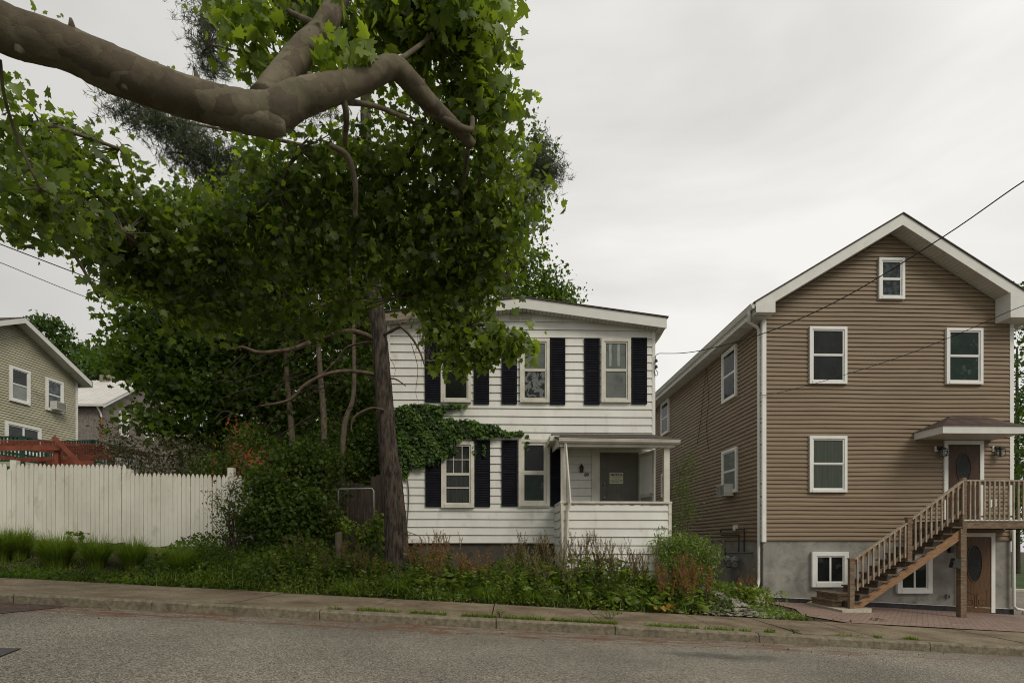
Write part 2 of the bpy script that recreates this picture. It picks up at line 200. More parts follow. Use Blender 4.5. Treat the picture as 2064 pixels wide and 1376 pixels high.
MT = dict(
    asphalt=M_asphalt(),
    brown_siding=M('brown_siding', (.200, .145, .091), (.250, .186, .120), 1.2, .55, .05, 3, (.5, 1, 6), c3=(.25, .195, .135), s3=1.2, m3=(.55, .8), spec=.35),
    white_siding=M('white_siding', (.63, .62, .57), (.76, .755, .71), .9, .55, .04, 4, (1, 1, .6), c3=(.40, .37, .28), s3=2.6, m3=(.56, .86)),
    old_trim=M('old_trim', (.52, .49, .42), (.66, .64, .56), 3, .6, .1, 20, c3=(.28, .22, .15), s3=6, m3=(.62, .8)),
    trim=M('trim', (.70, .70, .67), (.78, .78, .75), 2, .5),
    eave_trim=M('eave_trim', (.60, .60, .56), (.68, .68, .64), 2, .5, c3=(.42, .41, .36), s3=2.0, m3=(.58, .85)),
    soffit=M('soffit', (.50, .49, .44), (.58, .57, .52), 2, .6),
    worn_fascia=M('worn_fascia', (.16, .13, .10), (.30, .26, .21), 3, .9, .3, 14, (.6, 1, 4)),
    shutter=M('shutter', (.006, .0065, .010), (.011, .012, .017), 5, .75, c3=(.04, .04, .044), s3=9, m3=(.64, .85), spec=.12),
    painted_room_shade=M('painted_room_shade', (.012, .013, .013), (.03, .032, .03), 2, .9, c3=(.045, .05, .045), s3=1.4, m3=(.5, .8)),  # near-black backing colour standing in for the unlit interior behind the glass
    painted_green_reflection=M('painted_green_reflection', (.006, .020, .015), (.02, .055, .035), 3, .9, c3=(.10, .16, .13), s3=2.2, m3=(.58, .64)),  # green with pale patches painted as tree reflections, set behind the glass
    grey_film=M('grey_film', (.26, .26, .25), (.36, .36, .345), 2, .8, c3=(.10, .10, .10), s3=3, m3=(.5, .8)),
    drape_blue=M('drape_blue', (.035, .042, .052), (.13, .15, .17), 7, .9, lo=.42, hi=.6),
    torn_film=M('torn_film', (.02, .022, .02), (.34, .34, .33), 5, .8, detail=3, lo=.48, hi=.54, dist=.8),
    drape_grey=M('drape_grey', (.030, .032, .028), (.075, .078, .07), 3, .9, 0, None, (9, 9, .5)),
    curtain=M('curtain', (.10, .11, .085), (.15, .16, .125), 2, .9, 0, None, (14, 14, .4)),
    blind=M('blind', (.20, .23, .23), (.28, .31, .30), 2, .7),
    tape=M('tape', (.72, .72, .70), (.60, .60, .58), 8, .6),
    glass=M_glass('glass'), glass_dull=M_glass('glass_dull', .12, .8), glass_screened=M_glass('glass_screened', .2, .10),
    stucco=M('stucco', (.20, .195, .175), (.31, .30, .27), 1.8, .9, .35, 22, c3=(.115, .11, .10), s3=2.2, m3=(.52, .78), dist=.4),
    membrane=M('membrane', (.016, .017, .02), (.035, .036, .04), 6, .6, .4, 20),
    foundation=M('foundation', (.055, .047, .038), (.10, .085, .068), 2.2, .95, .4, 16, c3=(.03, .025, .02), s3=2, m3=(.5, .7)),
    shingle=M('shingle', (.045, .035, .03), (.10, .08, .07), 14, .95, .6, 30, (1, 1, 1)),
    awning_shingle=M_brick('awning_shingle', (.048, .028, .022), (.09, .055, .042), (.03, .015, .012), .24, .09, .006, .8, (R(55), 0, 0)),
    metal_roof=M('metal_roof', (.50, .48, .45), (.58, .57, .54), 1.4, .45, spec=.5),
    green_siding=M('green_siding', (.36, .34, .24), (.44, .42, .305), 1.1, .6, 0, None, (1, 1, 2), c3=(.17, .15, .125), s3=.9, m3=(.6, .85)),
    taupe_brick=M_brick('taupe_brick', (.17, .145, .125), (.26, .225, .195), (.22, .2, .18), .22, .075, .012, .5, (R(90), 0, R(90))),
    red_wall=M('red_wall', (.24, .048, .026), (.31, .07, .038), 3, .8, .1, 12),
    orange_pipe=M('orange_pipe', (.26, .12, .035), (.20, .085, .025), 6, .6),
    concrete=M('concrete', (.15, .12, .078), (.28, .235, .16), 30, .95, .5, 90, detail=10, c3=(.115, .080, .052), s3=1.3, m3=(.40, .66)),
    kerb=M('kerb', (.125, .105, .072), (.235, .205, .145), 14, .95, .7, 60, c3=(.08, .07, .052), s3=3.2, m3=(.54, .74)),
    pale_concrete=M('pale_concrete', (.34, .31, .24), (.46, .43, .35), 12, .9, .3, 50),
    paver=M_brick('paver', (.22, .145, .115), (.30, .21, .17), (.075, .055, .045), .20, .10, .007, .6, (0, 0, R(38))),
    dark_brick=M_brick('dark_brick', (.05, .03, .022), (.09, .05, .036), (.03, .022, .017), .21, .1, .01, .6, (0, 0, 0)),
    soil=M('soil', (.035, .028, .018), (.075, .055, .035), 5, 1, .6, 20, c3=(.03, .05, .012), s3=1.2, m3=(.45, .65)),
    turf=M('turf', (.02, .04, .009), (.045, .075, .018), 1.3, 1, .6, 12),
    picket=M('picket', (.52, .50, .43), (.66, .64, .56), 1.1, .7, .08, 20, (1, 1, .5), c3=(.36, .34, .24), s3=3.2, m3=(.55, .82)),
    deck_wood=M('deck_wood', (.12, .085, .055), (.24, .185, .13), 5, .85, .35, 30, (1.2, 1.2, 7), c3=(.15, .065, .03), s3=3, m3=(.5, .72)),
    stringer_wood=M('stringer_wood', (.22, .125, .065), (.33, .21, .12), 4, .8, .2, 30, (1.5, 1.5, 9), c3=(.18, .075, .035), s3=3, m3=(.5, .75)),
    tread_wood=M('tread_wood', (.07, .05, .035), (.15, .115, .085), 6, .9, .3, 30, (1.5, 6, 1)),
    baluster_wood=M('baluster_wood', (.26, .215, .16), (.40, .345, .27), 6, .8, .2, 30, (4, 4, .8), c3=(.14, .08, .045), s3=5, m3=(.5, .75)),
    door_wood=M('door_wood', (.085, .042, .017), (.135, .072, .03), 4, .5, .15, 20, (7, 7, .6), spec=.4),
    dark_door=M('dark_door', (.045, .022, .012), (.075, .038, .02), 4, .5, .1, 20, (7, 7, .6)),
    grey_door=M('grey_door', (.115, .105, .088), (.15, .14, .118), 3, .6),
    oval_glass=M('oval_glass', (.008, .010, .011), (.045, .052, .052), 26, .35, .8, 40, lo=.5, hi=.8, spec=.25),
    black_metal=M('black_metal', (.012, .012, .012), (.03, .03, .03), 10, .5, spec=.5),
    lamp_glass=M('lamp_glass', (.12, .12, .11), (.2, .2, .19), 9, .2, spec=.6),
    wire=M('wire', (.008, .008, .008), (.015, .015, .015), 3, .6),
    steel=M('steel', (.20, .24, .21), (.30, .33, .30), 8, .5, metal=.6),
    meter=M('meter', (.10, .105, .11), (.28, .28, .28), 20, .5, spec=.5),
    ac_white=M('ac_white', (.50, .49, .45), (.60, .59, .55), 4, .5),
    ac_grille=M('ac_grille', (.05, .05, .05), (.09, .09, .085), 20, .7),
    paper=M('paper', (.52, .52, .36), (.60, .60, .44), 4, .8),
    ink=M('ink', (.01, .01, .01), (.015, .015, .015), 4, .8),
    grey_ink=M('grey_ink', (.16, .16, .12), (.22, .22, .16), 4, .8),
    number=M('number', (.045, .032, .02), (.03, .02, .015), 4, .5),
    pergola=M('pergola', (.17, .045, .026), (.25, .075, .042), 4, .8, .15, 20),
    green_rail=M('green_rail', (.008, .045, .03), (.014, .065, .045), 4, .6),
    dark_plank=M('dark_plank', (.028, .021, .016), (.065, .05, .038), 3, .95, .4, 12, (6, 6, .5)),
    bark_plane=M_bark_plane(),
    bark_pine=M('bark_pine', (.018, .014, .011), (.088, .070, .055), 11, .95, 1.0, 16, (1.5, 1.5, .32), detail=10, lo=.4, hi=.62, c3=(.11, .080, .060), s3=6, m3=(.54, .72)),
    bark_branch=M('bark_branch', (.055, .038, .027), (.135, .095, .066), 8, .9, .5, 25),
    bark_dark=M('bark_dark', (.035, .026, .02), (.075, .056, .042), 8, .95, .6, 14, (2, 2, .5)),
    bark_grey=M('bark_grey', (.075, .06, .042), (.15, .12, .085), 8, .95, .5, 20, (2, 2, .6)),
    rock=M('rock', (.09, .08, .065), (.34, .31, .26), 4, .9, .5, 30),
    dead_leaf=M('dead_leaf', (.10, .042, .02), (.20, .10, .05), 8, .9),
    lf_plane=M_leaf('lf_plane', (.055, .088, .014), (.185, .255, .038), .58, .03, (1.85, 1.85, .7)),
    lf_maple=M_leaf('lf_maple', (.034, .060, .010), (.105, .160, .022), .48, .015),
    lf_dark=M_leaf('lf_dark', (.032, .054, .012), (.095, .140, .026), .45, .012),
    lf_pine=M_leaf('lf_pine', (.055, .068, .042), (.125, .145, .090), .25, .02, (1.2, 1.3, .8)),
    lf_far=M_leaf('lf_far', (.030, .060, .012), (.080, .130, .026), .3, .02),
    lf_ivy=M_leaf('lf_ivy', (.030, .062, .011), (.085, .150, .026), .35, .02),
    lf_grass=M_leaf('lf_grass', (.070, .120, .014), (.215, .290, .040), .4, .02, (1.5, 1.6, .8)),
    lf_weed=M_leaf('lf_weed', (.060, .100, .014), (.215, .275, .048), .42, .02),
    lf_bush=M_leaf('lf_bush', (.070, .112, .012), (.175, .240, .030), .4, .05),
    lf_shrub=M_leaf('lf_shrub', (.040, .046, .018), (.115, .105, .045), .3, .04, (1.5, 1.4, .9)),
    lf_rust=M_leaf('lf_rust', (.21, .092, .018), (.36, .190, .05), .2, .02, (1.2, 1.1, .8)),
    lf_olive=M_leaf('lf_olive', (.13, .095, .025), (.26, .19, .055), .3, .01, (1.2, 1.1, .8)),
    lf_straw=M_leaf('lf_straw', (.17, .155, .055), (.31, .27, .11), .3, .02, (1.2, 1.1, .9)),
    lf_yellow=M_leaf('lf_yellow', (.30, .17, .03), (.42, .25, .05), .3, .03, (1.2, 1.2, .9)),
)
# ---------------------------------------------------------------- object helpers
ORG = {}
def tag(o, label=None, cat=None, group=None, kind=None):
    if label: o['label'] = label
    if cat: o['category'] = cat
    if group: o['group'] = group
    if kind: o['kind'] = kind
    return o
def thing(name, label, cat, loc, group=None):
    o = bpy.data.objects.new(name, None); o.empty_display_size = .2; COL.objects.link(o); o.location = loc
    ORG[o.name] = Vector(loc); return tag(o, label, cat, group)
def link_mesh(name, me, mat, parent):
    o = bpy.data.objects.new(name, me); COL.objects.link(o)
    if mat: me.materials.append(MT[mat] if isinstance(mat, str) else mat)
    if parent: o.parent = parent
    return o
def org_of(parent):
    o = parent
    while o is not None:
        if o.name in ORG: return ORG[o.name]
        o = o.parent
    return Vector((0, 0, 0))
class Fr:     # wall frame: a along the wall, b up (absolute z), c outward
    def __init__(s, o, r, n): s.o = Vector(o); s.r = Vector(r).normalized(); s.n = Vector(n).normalized()
    def P(s, a, b, c): return s.o + s.r * a + Vector((0, 0, b)) + s.n * c
class MB:
    def __init__(s): s.v = []; s.f = []
    def quad(s, *p):
        i = len(s.v); s.v += [tuple(q) for q in p]; s.f.append(tuple(range(i, i + len(p)))); return s
    def hexa(s, p):    # 8 points, bottom 4 then top 4
        i = len(s.v); s.v += [tuple(q) for q in p]
        for f in ((3, 2, 1, 0), (4, 5, 6, 7), (0, 1, 5, 4), (1, 2, 6, 5), (2, 3, 7, 6), (3, 0, 4, 7)): s.f.append(tuple(i + k for k in f))
        return s
    def box(s, x0, x1, y0, y1, z0, z1):
        return s.hexa([(x0, y0, z0), (x1, y0, z0), (x1, y1, z0), (x0, y1, z0), (x0, y0, z1), (x1, y0, z1), (x1, y1, z1), (x0, y1, z1)])
    def fbox(s, fr, a0, a1, b0, b1, c0, c1):
        P = fr.P
        return s.hexa([P(a0, b0, c1), P(a1, b0, c1), P(a1, b0, c0), P(a0, b0, c0), P(a0, b1, c1), P(a1, b1, c1), P(a1, b1, c0), P(a0, b1, c0)])
    def beam(s, p, q, w, h, up=Vector((0, 0, 1))):    # rectangular bar between two points
        p = Vector(p); q = Vector(q); d = (q - p).normalized(); r = d.cross(up)
        if r.length < 1e-4: r = Vector((1, 0, 0))
        r.normalize(); t = r.cross(d).normalized(); r = r * w / 2; t = t * h / 2
        return s.hexa([p - r - t, p + r - t, q + r - t, q - r - t, p - r + t, p + r + t, q + r + t, q - r + t])
    def poly_prism(s, pts, d):      # planar polygon extruded by vector d
        i = len(s.v); n = len(pts); d = Vector(d)
        s.v += [tuple(Vector(p)) for p in pts] + [tuple(Vector(p) + d) for p in pts]
        s.f.append(tuple(range(i, i + n))); s.f.append(tuple(range(i + 2 * n - 1, i + n - 1, -1)))
        for k in range(n):
            j = (k + 1) % n; s.f.append((i + k, i + n + k, i + n + j, i + j))
        return s
    def tube(s, pts, rad, n=8, smooth=0, wob=0.0, cap=True):
        pts = [Vector(p) for p in pts]
        if not hasattr(rad, '__len__'): rad = [rad] * len(pts)
        if smooth:
            q = []; rr = []
            for i in range(len(pts) - 1):
                p0 = pts[max(0, i - 1)]; p1 = pts[i]; p2 = pts[i + 1]; p3 = pts[min(len(pts) - 1, i + 2)]
                for k in range(smooth):
                    t = k / smooth
                    q.append(.5 * ((2 * p1) + (p2 - p0) * t + (2 * p0 - 5 * p1 + 4 * p2 - p3) * t * t + (3 * p1 - p0 - 3 * p2 + p3) * t ** 3))
                    rr.append(rad[i] * (1 - t) + rad[i + 1] * t)
            q.append(pts[-1]); rr.append(rad[-1]); pts, rad = q, rr
        base_i = len(s.v); nrm = None
        for i, p in enumerate(pts):
            d = (pts[min(i + 1, len(pts) - 1)] - pts[max(i - 1, 0)])
            if d.length < 1e-9: d = Vector((0, 0, 1))
            d.normalize()
            if nrm is None:
                nrm = d.cross(Vector((0, 0, 1)) if abs(d.z) < .9 else Vector((1, 0, 0))).normalized()
            else:
                nrm = (nrm - d * nrm.dot(d)).normalized()
            b = d.cross(nrm)
            for k in range(n):
                a = 2 * math.pi * k / n
                r = rad[i] * (1 + wob * (rnd.random() - .5) * 2)
                s.v.append(tuple(p + nrm * (math.cos(a) * r) + b * (math.sin(a) * r)))
        for i in range(len(pts) - 1):
            for k in range(n):
                a = base_i + i * n + k; b2 = base_i + i * n + (k + 1) % n
                s.f.append((a, b2, b2 + n, a + n))
        if cap:
            s.f.append(tuple(base_i + k for k in range(n))[::-1]); s.f.append(tuple(base_i + (len(pts) - 1) * n + k for k in range(n)))
        return s
    def lathe(s, c, prof, n=14, axis='z'):
        c = Vector(c); i0 = len(s.v)
        for (r, h) in prof:
            for k in range(n):
                a = 2 * math.pi * k / n; x, y = math.cos(a) * r, math.sin(a) * r
                s.v.append(tuple(c + (Vector((x, y, h)) if axis == 'z' else Vector((x, -h, y)) if axis == 'y' else Vector((-h, x, y)))))
        for j in range(len(prof) - 1):
            for k in range(n):
                a = i0 + j * n + k; b = i0 + j * n + (k + 1) % n; s.f.append((a, b, b + n, a + n))
        s.f.append(tuple(range(i0, i0 + n))[::-1]); s.f.append(tuple(range(i0 + (len(prof) - 1) * n, i0 + len(prof) * n)))
        return s
    def build(s, name, mat, parent=None, smooth=False):
        me = bpy.data.meshes.new(name); o = org_of(parent)
        me.from_pydata([(a - o.x, b - o.y, c - o.z) for a, b, c in s.v], [], s.f)
        if smooth: me.polygons.foreach_set('use_smooth', [True] * len(me.polygons))
        me.update(); return link_mesh(name, me, mat, parent)
def solo(name, mb, mat, label, cat, group=None, smooth=False, loc=None):   # a thing that is one mesh, origin at its base
    if loc is None:
        a = np.array(mb.v); loc = (float((a[:, 0].min() + a[:, 0].max()) / 2), float((a[:, 1].min() + a[:, 1].max()) / 2), float(a[:, 2].min()))
    L = Vector(loc); mb.v = [tuple(Vector(q) - L) for q in mb.v]
    o = mb.build(name, mat, None, smooth); o.location = L; ORG[o.name] = L
    return tag(o, label, cat, group)
def struct(name, mb, mat, smooth=False): return tag(mb.build(name, mat, None, smooth), kind='structure')
# ---- leaves
def _fan(out, c=(0, .42)):
    V = [(c[0], c[1], .0)] + [(x, y, -.22 * abs(x) - .10 * max(0, y - .5)) for x, y in out]; n = len(out)
    return np.array(V, float), np.array([(0, 1 + k, 1 + (k + 1) % n) for k in range(n)])
LEAF = dict(
    plane=_fan([(0, 0), (.20, .06), (.46, .06), (.36, .24), (.60, .42), (.50, .52), (.30, .50), (.30, .74), (.14, .78), (0, 1.05), (-.16, .76), (-.30, .76), (-.28, .50), (-.52, .54), (-.60, .40), (-.36, .24), (-.44, .04), (-.2, .05)]),
    maple=_fan([(0, 0), (.42, .10), (.32, .30), (.58, .55), (.25, .58), (0, 1.0), (-.25, .58), (-.58, .55), (-.32, .30), (-.42, .10)]),
    ivy=_fan([(0, 0), (.38, .12), (.48, .45), (.2, .6), (0, 1), (-.2, .6), (-.48, .45), (-.38, .12)]),
    oval=_fan([(0, 0), (.2, .25), (.24, .55), (0, 1), (-.24, .55), (-.2, .25)]),
    slim=_fan([(0, 0), (.12, .3), (.10, .65), (0, 1), (-.10, .65), (-.12, .3)]),
    dock=_fan([(0, 0), (.16, .1), (.24, .35), (.2, .7), (0, 1), (-.2, .7), (-.24, .35), (-.16, .1)]),
    needle=(np.array([(-.04, 0, 0), (.04, 0, 0), (.018, 1, 0), (-.018, 1, 0)], float), np.array([(0, 1, 2), (0, 2, 3)])),
    quad=(np.array([(-.38, .1, 0), (.05, -.05, .05), (.40, .45, -.08), (.05, 1, 0), (-.35, .6, .06)], float), np.array([(0, 1, 2), (0, 2, 3), (0, 3, 4)])),
)
def leaf_mesh(name, P, size, shape, mat, parent=None, up=.4, tipdown=.5, tint=None, dirs=None, nb=None):
    """P (n,3) world positions; one small lobed blade at each"""
    P = np.asarray(P, float); n = len(P); T, F = LEAF[shape]; k = len(T)
    size = np.broadcast_to(np.asarray(size, float), (n,)) * (0.5 + .95 * NR.rand(n) ** 1.2)
    if dirs is None:
        tip = NR.randn(n, 3); tip[:, 2] -= tipdown * 1.6
    else: tip = np.asarray(dirs, float) + NR.randn(n, 3) * .05
    tip /= np.linalg.norm(tip, axis=1)[:, None]
    nr = NR.randn(n, 3); nr[:, 2] += up * 2.5
    if nb is not None: nr = nr + np.array(nb)
    nr -= tip * np.sum(nr * tip, axis=1)[:, None]; nr /= (np.linalg.norm(nr, axis=1)[:, None] + 1e-9)
    rt = np.cross(tip, nr)
    curl = (.5 + NR.rand(n) * 1.5)[:, None]
    V = P[:, None, :] + size[:, None, None] * (T[None, :, 0:1] * rt[:, None, :] + T[None, :, 1:2] * tip[:, None, :] + (T[None, :, 2] * curl)[:, :, None] * nr[:, None, :])
    o = org_of(parent); V = V.reshape(-1, 3) - np.array(o)
    Fc = (F[None] + (np.arange(n) * k)[:, None, None]).reshape(-1, 3)
    me = bpy.data.meshes.new(name); me.vertices.add(len(V)); me.vertices.foreach_set('co', V.ravel().astype(np.float32))
    me.loops.add(len(Fc) * 3); me.loops.foreach_set('vertex_index', Fc.ravel().astype(np.int32))
    me.polygons.add(len(Fc)); me.polygons.foreach_set('loop_start', np.arange(0, len(Fc) * 3, 3, dtype=np.int32))
    me.update(calc_edges=True)
    tn = NR.rand(n) if tint is None else np.clip(np.asarray(tint) + .25 * NR.randn(n), 0, 1)
    at = me.color_attributes.new('tint', 'FLOAT_COLOR', 'POINT')
    c = np.repeat(tn, k); at.data.foreach_set('color', np.stack([c, c, c, np.ones_like(c)], 1).ravel().astype(np.float32))
    return link_mesh(name, me, mat, parent)
def blob(u, v, Y, ru, rv, ry): return (W(u, v, Y), (ru * Y / FP, ry, rv * Y / FP))
def sample_blobs(blobs, n, shell=2.2):
    vol = np.array([b[1][0] * b[1][1] * b[1][2] for b in blobs]) ** .75; vol /= vol.sum()
    idx = NR.choice(len(blobs), n, p=vol); d = NR.randn(n, 3); d /= np.linalg.norm(d, axis=1)[:, None]
    r = NR.rand(n) ** (1 / shell) * (1 + .12 * NR.randn(n))
    C = np.array([tuple(b[0]) for b in blobs])[idx]; Rr = np.array([b[1] for b in blobs])[idx]
    return C + d * r[:, None] * Rr, idx
def clumpy(blobs, nclump, per, cr, shell=2.2, flat=.6):
    C, _ = sample_blobs(blobs, nclump, shell)
    t = NR.rand(nclump)
    P = np.repeat(C, per, 0) + NR.randn(nclump * per, 3) * np.array([cr, cr, cr * flat])
    return P, np.repeat(t, per), C
def twigs(mb, hubs, C, frac, r0, sag=.1, n=4):
    H = np.array([tuple(h) for h in hubs])
    for c in C[NR.rand(len(C)) < frac]:
        h = H[np.argmin(np.linalg.norm(H - c, axis=1))]; mid = (h + c) / 2 + NR.randn(3) * .08 * np.linalg.norm(h - c)
        mid[2] += sag * np.linalg.norm(h - c)
        mb.tube([h, mid, c], [r0, r0 * .7, r0 * .3], n, 3, cap=False)
    return mb
# ---------------------------------------------------------------- ground, road, pavement
def build_ground():
    xs = sorted(set(list(np.linspace(-160, -30, 27)) + list(np.linspace(-30, 20, 81)) + list(np.linspace(20, 160, 29))))
    ys = sorted(set(list(np.linspace(-40, 10, 12)) + [10.79, 10.81] + list(np.linspace(11, 16, 26)) + list(np.linspace(16, 60, 45)) + list(np.linspace(60, 320, 40))))
    mb = MB(); nx = len(xs)
    for y in ys:
        for x in xs:
            z = gz(x, y)
            if y < 10.8: z -= .32
            else: z += .03 * math.sin(x * 2.1 + y) * math.sin(y * 1.7) * (1 if x < 6 else 0) - (.03 if x < 6 else .012)
            mb.v.append((x, y, z))
    for j in range(len(ys) - 1):
        for i in range(nx - 1):
            a = j * nx + i; mb.f.append((a, a + 1, a + 1 + nx, a + nx))
    struct('ground', mb, 'soil')
    # road, one sloping sheet
    mb = MB(); X = [-60, -40, -30, -20, -10, 0, 10, 20, 34, 60]
    for a, b in zip(X[:-1], X[1:]):
        mb.quad((a, 1.8, base(a) - .15), (b, 1.8, base(b) - .15), (b, 8.7, base(b) - .145), (a, 8.7, base(a) - .145))
    struct('road', mb, 'asphalt')
    # kerb in cast lengths with open joints
    mb = MB(); x = -40.0; lens = [2.4, 2.9, 2.1, 3.0]; k = 0
    jo = sorted([W(u, 1240, 8.7).x for u in (26, 306, 644, 1000, 1240, 1530, 1875)])
    edges = [jo[0] - 6, *jo, jo[-1] + 3, jo[-1] + 6, jo[-1] + 9, jo[-1] + 14, jo[-1] + 20]; edges = [jo[0] - 12] + edges
    for a, b in zip(edges[:-1], edges[1:]):
        a += .008; b -= .008; n = max(2, int((b - a) / .22)); dz = rnd.uniform(-.008, .008); dy = rnd.uniform(-.008, .008)
        pr = []
        for i in range(n + 1):
            q = a + (b - a) * i / n; w = rnd.uniform(-.005, .005)
            pr.append([(q, 8.70 + dy + w, base(q) - .34), (q, 8.70 + dy + w, base(q) - .028 + dz + rnd.uniform(-.006, .004)), (q, 8.728 + dy + rnd.uniform(-.006, .006), base(q) + dz), (q, 8.86, base(q) + dz * .3), (q, 8.86, base(q) - .34)])
        for p, q in zip(pr[:-1], pr[1:]):
            for j in range(4): mb.quad(p[j], q[j], q[j + 1], p[j + 1])
        mb.quad(*pr[0][::-1]); mb.quad(*pr[-1])
    struct('kerb', mb, 'kerb')
    # pavement slabs
    mb = MB(); j2 = [(-14.2, -13.6)]
    pairs = [(-9.2, -9.0), (-7.0, -6.85), (-4.15, -4.0), (-2.05, -1.95), (-.05, 0), (1.75, 1.8), (3.65, 3.72), (4.95, 4.98), (6.2, 6.35), (7.55, 7.6), (9.0, 9.05), (10.6, 10.6), (12.2, 12.2), (14, 14), (16, 16), (18, 18), (22, 22)]
    j2 += pairs; j2 = [(-24, -24), (-20, -20), (-17, -17)] + j2
    for (a0, a1), (b0, b1) in zip(j2[:-1], j2[1:]):
        g = .011; dz = rnd.uniform(-.006, .006); t = [rnd.uniform(-.006, .006) for _ in range(4)]
        p = [(a0 + g, 8.872, 0), (b0 - g, 8.872, 0), (b1 - g, 10.82, 0), (a1 + g, 10.82, 0)]
        mb.hexa([(x, y, base(x) - .33) for x, y, _ in p] + [(x, y, base(x) + dz + q) for (x, y, _), q in zip(p, t)])
    struct('sidewalk', mb, 'concrete')
    # near verge and kerb under the camera side
    mb = MB()
    for a, b in zip(X[:-1], X[1:]):
        mb.hexa([(a, -20, base(a) - .33), (b, -20, base(b) - .33), (b, 1.62, base(b) - .33), (a, 1.62, base(a) - .33), (a, -20, base(a) + .0), (b, -20, base(b)), (b, 1.62, base(b)), (a, 1.62, base(a))])
    struct('near_verge', mb, 'turf')
    mb = MB()
    for a, b in zip(X[:-1], X[1:]):
        mb.hexa([(a, 1.63, base(a) - .33), (b, 1.63, base(b) - .33), (b, 1.79, base(b) - .33), (a, 1.79, base(a) - .33), (a, 1.63, base(a) + .004), (b, 1.63, base(b) + .004), (b, 1.79, base(b) + .004), (a, 1.79, base(a) + .004)])
    struct('near_kerb', mb, 'kerb')
    # brick forecourt of the brown house
    mb = MB(); e = .006
    q = [(6.95, 10.84), (7.6, 10.84), (20, 10.84), (20, 15.2), (14.3, 15.2), (7.25, 15.2), (7.2, 13.2), (6.6, 11.8)]
    i0 = len(mb.v); mb.v += [(x, y, base(x) + .012) for x, y in q]; mb.f.append(tuple(range(len(q))))
    struct('brick_paving', mb, 'paver')
    # side street beyond the brown house, its far kerb and lawn
    mb = MB()
    for y0, y1 in ((15.25, 20), (20, 26), (26, 33)):
        for x0, x1 in ((14.35, 20), (20, 34), (34, 60)):
            mb.quad((x0, y0, base(x0) + .01), (x1, y0, base(x1) + .01), (x1, y1, base(x1) + .01), (x0, y1, base(x0) + .01))
    struct('side_street', mb, 'asphalt')
    mb = MB()
    for x0, x1 in ((14.35, 20), (20, 34), (34, 60)):
        mb.hexa([(x0, 33, base(x0) - .2), (x1, 33, base(x1) - .2), (x1, 34.6, base(x1) - .2), (x0, 34.6, base(x0) - .2), (x0, 33, base(x0) + .13), (x1, 33, base(x1) + .13), (x1, 34.6, base(x1) + .13), (x0, 34.6, base(x0) + .13)])
    struct('far_sidewalk', mb, 'pale_concrete')
    mb = MB()
    for x0, x1 in ((14.35, 20), (20, 34), (34, 60)):
        mb.quad((x0, 34.6, base(x0) + .12), (x1, 34.6, base(x1) + .12), (x1, 70, base(x1) + 1.2), (x0, 70, base(x0) + 1.2))
    struct('far_lawn', mb, 'turf')
    # dark brick gutter patch and iron plate at the road's left edge
    a = W(0, 1250, 7.6).x
    mb = MB(); q = [(-9.5, 8.69), (W(140, 1220, 8.69).x, 8.69), (W(-60, 1260, 7.4).x, 7.4), (-9.5, 7.4)]
    mb.v += [(x, y, base(x) - .138) for x, y in q]; mb.f.append((0, 3, 2, 1)); struct('brick_gutter', mb, 'dark_brick')
build_ground()
def ground_pt(u, v, dz=0.0):     # where the sight line meets the road plane
    d = ray(u, v); lo, hi = 2.0, 60.0
    for _ in range(50):
        m = (lo + hi) / 2; p = d * (m / d.y); z = EZ + p.z; g = gz(p.x, m) + dz
        if z > g: lo = m
        else: hi = m
    p = d * (lo / d.y); return Vector((p.x, lo, gz(p.x, lo) + dz))
mb = MB(); A = [ground_pt(u, v, -.145) for u, v in ((-40, 1306), (42, 1307), (4, 1322), (-40, 1335))]
mb.poly_prism([p + Vector((0, 0, .004)) for p in A], (0, 0, .006))
solo('utility_cover', mb, 'black_metal', 'dark iron utility cover set in the asphalt by the frame edge', 'utility cover')

